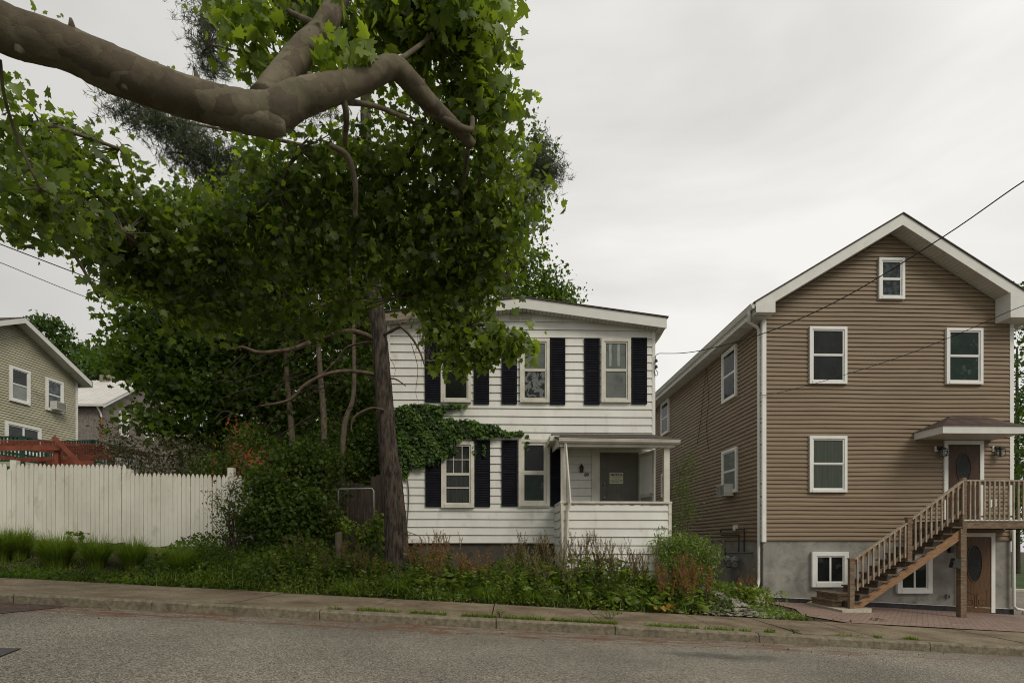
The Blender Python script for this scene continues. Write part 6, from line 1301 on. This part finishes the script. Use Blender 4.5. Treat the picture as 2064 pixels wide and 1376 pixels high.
# ---------------------------------------------------------------- shrubs
def shrub(name, label, u, Y, blobs, nc, per, cr, size, shape, mat, stems=7, bark='bark_grey', cat='shrub', up=.25, tw=.5, shell=1.8, flat=.8, group=None, tipdown=.3):
    T = tree_thing(name, label, cat, u, Y, group); B = [blob(*b) for b in blobs]; Q, t, C = clumpy(B, nc, per, cr, shell, flat)
    Q[:, 2] = np.maximum(Q[:, 2], [gz(a, b) + .03 for a, b in Q[:, :2]])
    leaf_mesh('foliage', Q, size, shape, mat, T, up=up, tint=t, tipdown=tipdown); m = MB(); b0 = Vector(T.location)
    idx = NR.choice(len(C), min(stems, len(C)), replace=False)
    for i in idx:
        c = Vector(C[i]); a = b0 + Vector((rnd.uniform(-.15, .15), rnd.uniform(-.1, .1), 0)); m.tube([a, a.lerp(c, .5) + Vector((0, 0, .1)), c], [.016, .011, .005], 5, 4, .05, cap=False)
    twigs(m, [b0 + Vector((0, 0, .4))] + [Vector(C[i]) for i in idx], C, tw * .4, .006, .05); m.build('stems', bark, T); return T
shrub('red_leaved_shrub', 'rust tinged loose shrub behind the lower half of the picket fence', 330, 15.0, [(280, 930, 15, 55, 35, .6), (340, 910, 15, 70, 40, .7), (400, 920, 15, 60, 35, .7), (240, 900, 15, 35, 35, .5), (225, 862, 15, 16, 26, .3), (330, 955, 14.8, 90, 25, .6)], 330, 12, .17, .075, 'oval', 'lf_shrub')
shrub('green_shrub', 'green shrub behind the fence between the shed trunk and dark bushes', 480, 14.6, [(470, 930, 14.8, 50, 40, .6), (430, 945, 14.6, 50, 20, .5), (500, 880, 15, 40, 30, .6)], 200, 12, .16, .08, 'oval', 'lf_maple')
shrub('privet_shrub', 'sparse small leaved shrub standing before the picket fence end', 468, 12.6, [(475, 980, 12.6, 22, 30, .25), (465, 1030, 12.6, 34, 38, .3), (440, 1010, 12.6, 24, 26, .25), (480, 1070, 12.6, 26, 28, .25), (455, 1060, 12.6, 30, 24, .25)], 190, 9, .09, .045, 'oval', 'lf_dark', 16, 'bark_dark', tw=1.4)
shrub('vine_thicket', 'dark tangled thicket climbing over the fence end left of the gate', 590, 13.3, [(540, 985, 13.2, 45, 50, .4), (590, 930, 13.8, 60, 45, .5), (560, 1060, 13.0, 65, 55, .4), (640, 960, 13.9, 50, 60, .4), (640, 1050, 13.2, 50, 60, .4), (510, 1050, 13, 35, 60, .3), (600, 1010, 13.4, 60, 50, .5), (520, 960, 13.3, 24, 24, .2)], 900, 13, .16, .085, 'maple', 'lf_dark', 14, 'bark_dark')
shrub('elder_bush', 'dark leafy bush behind the pipe gate against the board fence', 720, 15.2, [(720, 940, 15.2, 60, 34, .5), (660, 925, 15, 50, 40, .5), (760, 900, 15.4, 30, 60, .4)], 330, 12, .17, .085, 'maple', 'lf_dark')
shrub('seedling_bush', 'young yellowish green bush between gate and pine trunk', 755, 12.9, [(755, 1062, 12.9, 20, 20, .2), (748, 1090, 12.9, 24, 24, .2), (700, 1060, 13, 18, 16, .2), (760, 1040, 12.9, 10, 14, .1)], 90, 9, .09, .08, 'maple', 'lf_weed', 6)
shrub('butterfly_bush', 'bright green feathery bush between the porch and the gas meters', 1385, 12.6, [(1350, 1095, 12.6, 34, 26, .35), (1390, 1100, 12.6, 42, 30, .4), (1425, 1125, 12.6, 30, 34, .35), (1370, 1140, 12.4, 46, 34, .35), (1410, 1160, 12.4, 40, 36, .3), (1335, 1120, 12.5, 20, 26, .25)], 470, 13, .10, .085, 'slim', 'lf_bush', 16)
shrub('wild_sapling', 'thin upright sapling growing in the gap beside the porch', 1385, 14.2, [(1392, 915, 14.2, 14, 16, .2), (1385, 950, 14.2, 24, 24, .3), (1378, 990, 14.2, 26, 26, .3), (1380, 1030, 14.2, 30, 26, .3), (1365, 1060, 14.2, 24, 24, .3)], 170, 8, .11, .075, 'slim', 'lf_maple', 5)
shrub('tall_daisy', 'single tall leafy stalk in front of the porch corner', 1334, 12.0, [(1334, 1045, 12, 4, 3, .04), (1334, 1065, 12, 14, 3, .1), (1334, 1085, 12, 14, 5, .1)], 14, 5, .05, .07, 'slim', 'lf_bush', 2)
# ---------------------------------------------------------------- ivy on the wall
def build_ivy():
    T = thing('ivy', 'green creeper spreading over the left wall and shutter of the white house', 'ivy', (W(800, 1000, YW - .1).x, YW - .1, gz(-2.4, 13.8)))
    el = [(830, 850, 46, 38), (860, 900, 44, 36), (815, 920, 20, 28), (890, 870, 44, 30), (930, 862, 44, 18), (975, 866, 36, 14), (845, 828, 52, 16), (805, 880, 18, 60), (1015, 872, 22, 6), (1038, 873, 18, 4), (900, 818, 30, 4), (925, 816, 18, 3), (890, 905, 30, 16), (1062, 890, 3, 14), (955, 900, 3, 22), (975, 905, 2.5, 12), (815, 955, 6, 10), (845, 930, 14, 12)]
    P, Tn = [], []
    for u, v, ru, rv in el:
        n = int(ru * rv * .75) + 14; r = NR.rand(n) ** .55; a = NR.rand(n) * 6.28
        for k in range(n):
            w = W(u + ru * r[k] * math.cos(a[k]), v + rv * r[k] * math.sin(a[k]), YW - .05 - rnd.random() * (.12 if ru > 12 else .03)); P.append(tuple(w)); Tn.append(.5 + .5 * math.sin(w.x * 9 + w.z * 7))
    leaf_mesh('leaves', P, .088, 'ivy', 'lf_ivy', T, up=.35, tipdown=.9, tint=np.array(Tn), nb=(0, -2.2, .5))
    m = MB(); m.tube([W(818, 1090, YW - .06), W(821, 1050, YW - .06), W(824, 1000, YW - .06), W(820, 955, YW - .06), W(815, 920, YW - .06)], .014, 6, 5, .05)
    m.tube([W(800, 900, YW - .05), W(860, 870, YW - .05), W(930, 868, YW - .05), W(1000, 872, YW - .05), W(1055, 874, YW - .05), W(1062, 902, YW - .05)], [.02, .016, .012, .008, .006, .003], 5, 5, .05)
    m.tube([W(820, 1070, YW - .1), W(832, 1075, YW - .15), W(845, 1080, YW - .12), W(850, 1092, YW - .1), W(838, 1098, YW - .1)], .009, 5, 5); m.build('stems', 'bark_grey', T)
build_ivy()
# ---------------------------------------------------------------- grasses
def blades(name, P, h, mat, parent=None, lean=.35, w=.008, tint=None, droop=.6, out=None):
    """curved grass blades: 3 segments each"""
    P = np.asarray(P, float); n = len(P); h = np.broadcast_to(np.asarray(h, float), (n,)) * (.6 + .7 * NR.rand(n)); a = NR.rand(n) * 6.283
    d = np.stack([np.cos(a), np.sin(a), np.zeros(n)], 1)
    if out is not None: d = d * .35 + out; d /= np.linalg.norm(d, axis=1)[:, None] + 1e-9
    L = lean * (.3 + 1.2 * NR.rand(n)); side = np.stack([-d[:, 1], d[:, 0], 0 * a], 1) * w; rows = []
    for k, t in enumerate((0, .35, .7, 1.0)):
        c = P + d * (h * L * t ** 1.7)[:, None]; c[:, 2] += h * (t - droop * L * t ** 2.6); rows.append((c, (1, .9, .6, .05)[k]))
    V = np.stack([r + s * side * q for r, q in rows for s in (-1, 1)], 1).reshape(-1, 3) - np.array(org_of(parent))
    F = np.array([(0, 1, 3), (0, 3, 2), (2, 3, 5), (2, 5, 4), (4, 5, 7), (4, 7, 6)]); Fc = (F[None] + (np.arange(n) * 8)[:, None, None]).reshape(-1, 3)
    me = bpy.data.meshes.new(name); me.vertices.add(len(V)); me.vertices.foreach_set('co', V.ravel().astype(np.float32)); me.loops.add(len(Fc) * 3); me.loops.foreach_set('vertex_index', Fc.ravel().astype(np.int32))
    me.polygons.add(len(Fc)); me.polygons.foreach_set('loop_start', np.arange(0, len(Fc) * 3, 3, dtype=np.int32)); me.update(calc_edges=True)
    tn = NR.rand(n) if tint is None else np.clip(np.asarray(tint) + .2 * NR.randn(n), 0, 1); at = me.color_attributes.new('tint', 'FLOAT_COLOR', 'POINT'); c = np.repeat(tn, 8)
    at.data.foreach_set('color', np.stack([c, c, c, np.ones_like(c)], 1).ravel().astype(np.float32)); return link_mesh(name, me, mat, parent)
def clump(label, u, vb, Y, h, n, mat='lf_grass', r=.14, group=None, lean=.75, name='grass_clump', sp=.3):
    p = W(u, 1000, Y); T = thing(name, label, 'grass clump', (p.x, Y, gz(p.x, Y)), group)
    a = NR.rand(n) * 6.283; q = r * np.sqrt(NR.rand(n)); o = np.stack([np.cos(a), np.sin(a), 0 * a], 1); P = np.array([p.x, Y, 0]) + o * q[:, None]; P[:, 2] = [gz(x, y) - .02 for x, y in P[:, :2]]
    hh = h * (.75 + .45 * (q / r)) ; b = blades('blades', P, hh, mat, T, lean, .0055, out=o * (.4 + q / r)[:, None], droop=.75); return T
GC = [(2, 11.9, .62, 'leftmost grass clump, cut by the photo edge, before the picket fence'), (40, 12.1, .58, 'tall upright grass clump squeezed second in the row before the fence'), (114, 11.8, .62, 'widest grass clump with light blades, beneath the fence post'), (195, 11.8, .60, 'rounded grass clump beside the dark weed at the fence foot'), (268, 11.8, .60, 'narrow grass clump in front of the step in the fence'), (367, 11.6, .58, 'last dark grass clump of the row, well apart from the others')]
for u, Y, h, lb in GC: clump(lb, u, 0, Y, h, 2600 if u == 114 else 1900, group='ornamental grass clumps before the fence', r=.20 if u == 114 else .13, lean=.42)
for u, Y, h, n, lb in ((800, 11.3, .55, 420, 'long thin grass tuft at the foot of the pine'), (985, 11.2, .40, 380, 'arching grass tuft before the dark foundation'), (1075, 11.2, .42, 420, 'dark drooping grass tuft left of the porch weeds'), (700, 11.1, .32, 300, 'low grass tuft at the pavement left of the pine')):
    clump(lb, u, 0, Y, h, n, 'lf_grass', .16, None, .8, 'grass_tuft')
def in_lot(n, x0, x1, y0, y1, fn=None):
    x = NR.uniform(x0, x1, n); y = NR.uniform(y0, y1, n); P = np.stack([x, y, np.array([gz(a, b) for a, b in zip(x, y)]) - .02], 1)
    if fn is not None: P = P[[fn(a, b) for a, b in P[:, :2]]]
    return P
P = in_lot(26000, -14.5, -3.5, 10.86, 13.7); o = blades('lawn_grass', P, .07, 'lf_grass', None, .6, .006, tint=.5 + .5 * np.sin(P[:, 0] * 2.3) * np.sin(P[:, 1] * 3)); tag(o, kind='stuff')
P = in_lot(5200, -7, 4.3, 10.86, 13.9); o = blades('rough_grass', P, .36, 'lf_weed', None, .7, .006); tag(o, kind='stuff')
def cover(name, n, x0, x1, y0, y1, hfun, size, shape, mat, up=.6):
    P = in_lot(n, x0, x1, y0, y1); P[:, 2] += np.array([hfun(a, b) for a, b in P[:, :2]]) * NR.rand(len(P)) ** .7; o = leaf_mesh(name, P, size, shape, mat, None, up=up, tipdown=.1, tint=.5 + .45 * np.sin(P[:, 0] * 3.1 + 1) * np.sin(P[:, 1] * 4 + P[:, 0])); return tag(o, kind='stuff')
hf = lambda x, y: .12 + .50 * sm((y - 10.85) / .7) * (.55 + .45 * math.sin(x * 1.9) * math.sin(x * .83 + 2))
cover('undergrowth', 15000, -7.3, 4.6, 10.86, 13.2, hf, .055, 'oval', 'lf_weed', .3)
cover('undergrowth', 12000, -7.0, 4.9, 10.9, 13.4, lambda x, y: hf(x, y) * 1.3, .065, 'maple', 'lf_maple', .3)
cover('ground_ivy', 5000, -14.5, -4.5, 10.84, 11.5, lambda x, y: .09, .055, 'ivy', 'lf_maple')
cover('undergrowth', 1500, 4.6, 6.9, 12.9, 14.6, lambda x, y: .45, .09, 'oval', 'lf_weed')
cover('clover_patch', 1500, W(1500, 1, 11.4).x, W(1606, 1, 11.4).x, 10.85, 12.2, lambda x, y: .14 * max(.1, 1 - abs(x - 5.9) / 1.2), .055, 'ivy', 'lf_bush')
cover('fallen_leaves', 2600, -8, 7.2, 10.84, 13, lambda x, y: .02, .06, 'oval', 'dead_leaf', 1.5)
# ---------------------------------------------------------------- rusty seeded docks
def dock(label, u, Y, h, rust=.8, group=None, nl=44, stalks=4, lean=.16, mat='lf_rust', name='dock_plant', leafmat='lf_weed'):
    p = W(u, 1000, Y); g = gz(p.x, Y); T = thing(name, label, 'weed', (p.x, Y, g), group); m = MB(); S_, Sd, St = [], [], []; Lp, Ld, Ls = [], [], []
    for k in range(stalks):
        a = rnd.uniform(0, 6.28); b = Vector((p.x + .05 * math.cos(a), Y + .05 * math.sin(a), g - .02)); H = h * rnd.uniform(.72, 1.05); top = b + Vector((rnd.uniform(-lean, lean) * H * 1.6, rnd.uniform(-lean, lean) * H, H)); md = b.lerp(top, .5) + Vector((rnd.uniform(-.03, .03), 0, 0)); m.tube([b, md, top], [.007, .005, .002], 4, 3, cap=False)
        for i in range(rnd.randint(6, 10)):        # branching seed spikes
            t = rnd.uniform(.42, .92); s0 = b.lerp(md, t * 2) if t < .5 else md.lerp(top, (t - .5) * 2); an = rnd.uniform(0, 6.28); L = H * rnd.uniform(.14, .30) * (1.25 - t * .6); e = s0 + Vector((math.cos(an) * L * .42, math.sin(an) * L * .42, L * .95)); m.tube([s0, s0.lerp(e, .5) + Vector((math.cos(an) * L * .06, 0, 0)), e], [.004, .003, .001], 3, 2, cap=False)
            for q in range(int(12 + L * 90)):
                S_.append(tuple(s0.lerp(e, rnd.random() ** .8) + Vector((rnd.gauss(0, .006), rnd.gauss(0, .006), 0)))); St.append(rnd.random())
        for q in range(int(H * 60)): t = rnd.uniform(.55, 1); S_.append(tuple(md.lerp(top, (t - .5) * 2) + Vector((rnd.gauss(0, .008), rnd.gauss(0, .008), 0)))); St.append(rnd.random())
        for q in range(nl // stalks):
            t = rnd.uniform(.05, .68); s0 = b.lerp(top, t); an = rnd.uniform(0, 6.28); Lp.append(tuple(s0)); Ld.append((math.cos(an), math.sin(an), rnd.uniform(-.5, .9))); Ls.append(h * (.24 - .20 * t))
    m.build('stalks', 'bark_grey', T); leaf_mesh('seed_heads', S_, .015, 'quad', mat, T, up=.2, tint=St)
    if Lp: leaf_mesh('leaves', Lp, Ls, 'dock', leafmat, T, up=.5, dirs=Ld)
    return T
ORD = ['first','second','third','fourth','fifth','sixth','seventh','eighth','ninth','tenth','eleventh','twelfth','thirteenth','fourteenth','fifteenth','sixteenth']
def row(L): return [(ORD[i], *q) for i, q in enumerate(sorted(L))]
def vh(u, v, Y): return W(u, v, Y).z - gz(W(u, 1000, Y).x, Y)
gA = 'rusty docks between thicket and pine'; gB = 'rusty docks before the dark foundation'; gC = 'tall seeded weeds before the porch wall'; gD = 'rust brown docks at the foot of the feathery bush'
for o_, u, v, Y in row(((560, 1090, 12.0), (600, 1080, 11.8), (625, 1072, 12.3), (655, 1110, 11.6), (700, 1090, 12.0), (712, 1095, 11.6), (735, 1105, 11.5), (765, 1110, 11.5))): dock(o_ + ' from the left of eight seeded docks between thicket and pine', u, Y, vh(u, v, Y), group=gA, mat='lf_olive')
for o_, u, v, Y in row(((838, 1078, 11.9), (858, 1066, 12.1), (885, 1085, 11.8), (912, 1076, 12.2), (875, 1100, 11.5), (925, 1100, 11.6), (955, 1110, 12.0), (975, 1105, 12.1))): dock(o_ + ' from the pine of eight rusty docks before the dark foundation', u, Y, vh(u, v, Y), group=gB, stalks=5)
for o_, u, v, Y in row(((1045, 1068, 12.2), (1030, 1095, 11.8), (1070, 1085, 11.9), (1105, 1060, 12.3), (1120, 1075, 11.9), (1140, 1080, 11.7), (1165, 1075, 12.0), (1185, 1070, 11.9), (1205, 1080, 11.6), (1218, 1072, 11.9), (1238, 1088, 11.7), (1255, 1090, 11.8), (1275, 1100, 11.7), (1295, 1100, 11.8), (1150, 1110, 11.4), (1090, 1110, 11.5))): dock(o_ + ' from the left of sixteen tall seeded weeds before the porch', u, Y, vh(u, v, Y), group=gC, stalks=5, mat='lf_olive' if u % 2 else 'lf_straw')
for o_, u, v, Y in row(((1335, 1105, 11.5), (1350, 1120, 11.3), (1372, 1115, 11.5), (1390, 1130, 11.3), (1405, 1125, 11.6), (1420, 1140, 11.4), (1340, 1150, 11.2), (1380, 1155, 11.2))): dock(o_ + ' from the porch of eight rust brown docks before the feathery bush', u, Y, vh(u, v, Y), group=gD, stalks=6, lean=.30)
for o_, u, v, Y in row(((1500, 1150, 13.6), (1515, 1140, 13.9), (1485, 1155, 13.4))): dock(o_ + ' from the left of three rusty weeds beneath the gas meters', u, Y, vh(u, v, Y), group='weeds beneath the gas meters', stalks=4)
def broad(label, u, Y, size, n, mat='lf_weed', name='broadleaf_weed', group=None, shape='dock', zr=.35, spread=.2):
    p = W(u, 1000, Y); g = gz(p.x, Y); T = thing(name, label, 'weed', (p.x, Y, g), group); P = []; D = []
    for i in range(n): a = rnd.uniform(0, 6.28); P.append((p.x + math.cos(a) * spread * rnd.random(), Y + math.sin(a) * spread * rnd.random() * .6, g + rnd.uniform(.05, zr))); D.append((math.cos(a), math.sin(a), rnd.uniform(-.8, .5)))
    leaf_mesh('leaves', P, size, shape, mat, T, up=.7, dirs=D); m = MB()
    for q in P[:8]: m.tube([(p.x, Y, g - .02), q], [.006, .003], 4, cap=False)
    m.build('stems', 'bark_grey', T)
for o_, u, Y, s, n in row(((620, 11.5, .22, 22), (520, 11.6, .16, 20), (740, 11.3, .15, 16), (905, 11.5, .24, 24), (870, 11.3, .2, 22), (1035, 11.2, .2, 12), (1170, 11.2, .2, 20), (1215, 11.1, .2, 22), (1260, 11.15, .2, 22), (1110, 11.3, .16, 18), (1300, 11.1, .22, 24), (1400, 11.1, .22, 16))): broad(o_ + ' from the left of twelve broad leaved weeds along the pavement', u, Y, s, n, group='broad leaved weeds along the pavement')
broad('yellowing dock leaves drooping onto the pavement by the rubble', 1338, 10.95, .17, 9, 'lf_yellow', 'yellow_dock', zr=.16)
broad('small dark leafy weed at the foot of the picket fence', 156, 13.3, .10, 40, 'lf_dark', 'leafy_weed', shape='maple', zr=.3, spread=.22)
broad('small green weed growing out of the kerb line', 1600, 8.95, .05, 12, 'lf_dark', 'kerb_weed', zr=.06, spread=.05); broad('tiny weed growing in the paving before the stair pad', 1765, 11.5, .10, 8, 'lf_bush', 'paving_weed', zr=.08, spread=.08)
broad('pale weed overhanging the kerb before the porch', 1230, 9.6, .05, 90, 'lf_bush', 'leafy_weed', shape='oval', zr=.16, spread=.32); broad('small upright weed rooted in the kerb joint', 1008, 9.0, .045, 26, 'lf_bush', 'kerb_weed', shape='oval', zr=.14, spread=.06)
def leafy(label, u, Y, h, group, mat='lf_weed', n=5, shape='oval', ls=.075):
    p = W(u, 1000, Y); g = gz(p.x, Y); T = thing('leafy_weed', label, 'weed', (p.x, Y, g), group); m = MB(); P = []; D = []; Z = []
    for k in range(n):
        a = rnd.uniform(0, 6.28); b = Vector((p.x + .08 * math.cos(a), Y + .06 * math.sin(a), g - .02)); H = h * rnd.uniform(.6, 1.1); t_ = b + Vector((math.cos(a) * H * .28, math.sin(a) * H * .2, H)); m.tube([b, b.lerp(t_, .5) + Vector((0, 0, .03)), t_], [.006, .004, .002], 4, 3, cap=False)
        for i in range(int(H * 46)):
            t = .12 + .88 * rnd.random(); an = i * 2.4 + k; P.append(tuple(b.lerp(t_, t))); D.append((math.cos(an), math.sin(an), rnd.uniform(-.2, .8))); Z.append(ls * (1.25 - .6 * t))
    m.build('stems', 'bark_grey', T); leaf_mesh('leaves', P, Z, shape, mat, T, up=.6, dirs=D)
N2 = ['first', 'second', 'third', 'fourth', 'fifth', 'sixth', 'seventh', 'eighth', 'ninth', 'tenth', 'eleventh', 'twelfth']
for sec, (ua, ub, cnt, hh, mt) in {'between the privet and the wooden post': (510, 690, 12, .70, 'lf_maple'), 'between the wooden post and the pine': (695, 790, 8, .65, 'lf_weed'), 'between the pine and the porch': (835, 1120, 12, .66, 'lf_weed'), 'in front of the porch wall': (1125, 1325, 12, .78, 'lf_weed')}.items():
    for i in range(cnt):
        u = ua + (ub - ua) * (i + .5) / cnt + rnd.uniform(-4, 4); Y = rnd.uniform(11.0, 12.3); sh = rnd.choice(['oval', 'slim', 'maple', 'oval'])
        leafy(N2[i] + ' from the left of %d upright leafy weeds %s' % (cnt, sec), u, Y, hh * rnd.uniform(.7, 1.2) * (1 if Y > 11.4 else .75), 'upright leafy weeds ' + sec, rnd.choice([mt, 'lf_weed', 'lf_maple']), 6, sh, .10 if sh != 'slim' else .12)
# grass in the kerb joint
P = []
for u0, u1, n in ((720, 812, 260), (825, 900, 240), (660, 690, 50), (930, 1000, 260), (1015, 1100, 300), (1110, 1185, 300), (1185, 1245, 260), (1300, 1410, 260), (1420, 1480, 120), (1490, 1515, 50), (1540, 1562, 90), (1680, 1740, 40), (1822, 1850, 120), (1760, 1780, 60), (1690, 1720, 30)):
    for _ in range(n):
        u = rnd.uniform(u0, u1); y = 8.88 + abs(rnd.gauss(0, .07)); x = W(u, 1250, y).x; P.append((x, y, base(x) - .01))
o = blades('kerb_grass', P, .095, 'lf_grass', None, .9, .005); tag(o, kind='stuff')
P = in_lot(900, -12, 7, 7.7, 8.66); P = P[NR.rand(len(P)) < .35 + .65 * ((P[:, 1] - 7.7) / .95)]; P[:, 2] = [base(x) - .137 for x in P[:, 0]]; o = leaf_mesh('gutter_litter', P, .022, 'quad', 'dead_leaf', None, up=2.5, tipdown=0); tag(o, kind='stuff')
P = in_lot(420, -12, 7, 8.9, 10.8); P[:, 2] = [base(x) + .012 for x in P[:, 0]]; o = leaf_mesh('pavement_litter', P, .018, 'quad', 'dead_leaf', None, up=2.5, tipdown=0); tag(o, kind='stuff')
# rubble of slate and stone
def rubble():
    m = MB()
    for i in range(420):
        x = rnd.gauss(4.75, .55); y = rnd.uniform(10.9, 12.6); s = rnd.uniform(.02, .085); z = gz(x, y) + .02 + max(0, .30 - abs(x - 4.6) * .3) * sm((y - 10.9) / 1.2)
        if x < 3.3 or x > 6.2: continue
        ang = rnd.uniform(0, 3.14); tl = rnd.uniform(-.3, .5); c, sn = math.cos(ang), math.sin(ang); h = s * rnd.uniform(.15, .5); pts = []
        for zz in (0, h):
            for q in range(5):
                a = 6.283 * q / 5; rr = s * (rnd.uniform(.6, 1.1) if zz == 0 else rnd.uniform(.5, .95)); X, Y_ = math.cos(a) * rr * 1.4, math.sin(a) * rr; pts.append((x + X * c - Y_ * sn, y + X * sn + Y_ * c, z + zz + X * tl))
        i0 = len(m.v); m.v += pts; m.f.append(tuple(i0 + k for k in (4, 3, 2, 1, 0))); m.f.append(tuple(i0 + 5 + k for k in range(5)))
        for k in range(5): m.f.append((i0 + k, i0 + (k + 1) % 5, i0 + 5 + (k + 1) % 5, i0 + 5 + k))
    tag(m.build('rubble', 'rock'), kind='stuff')
rubble()
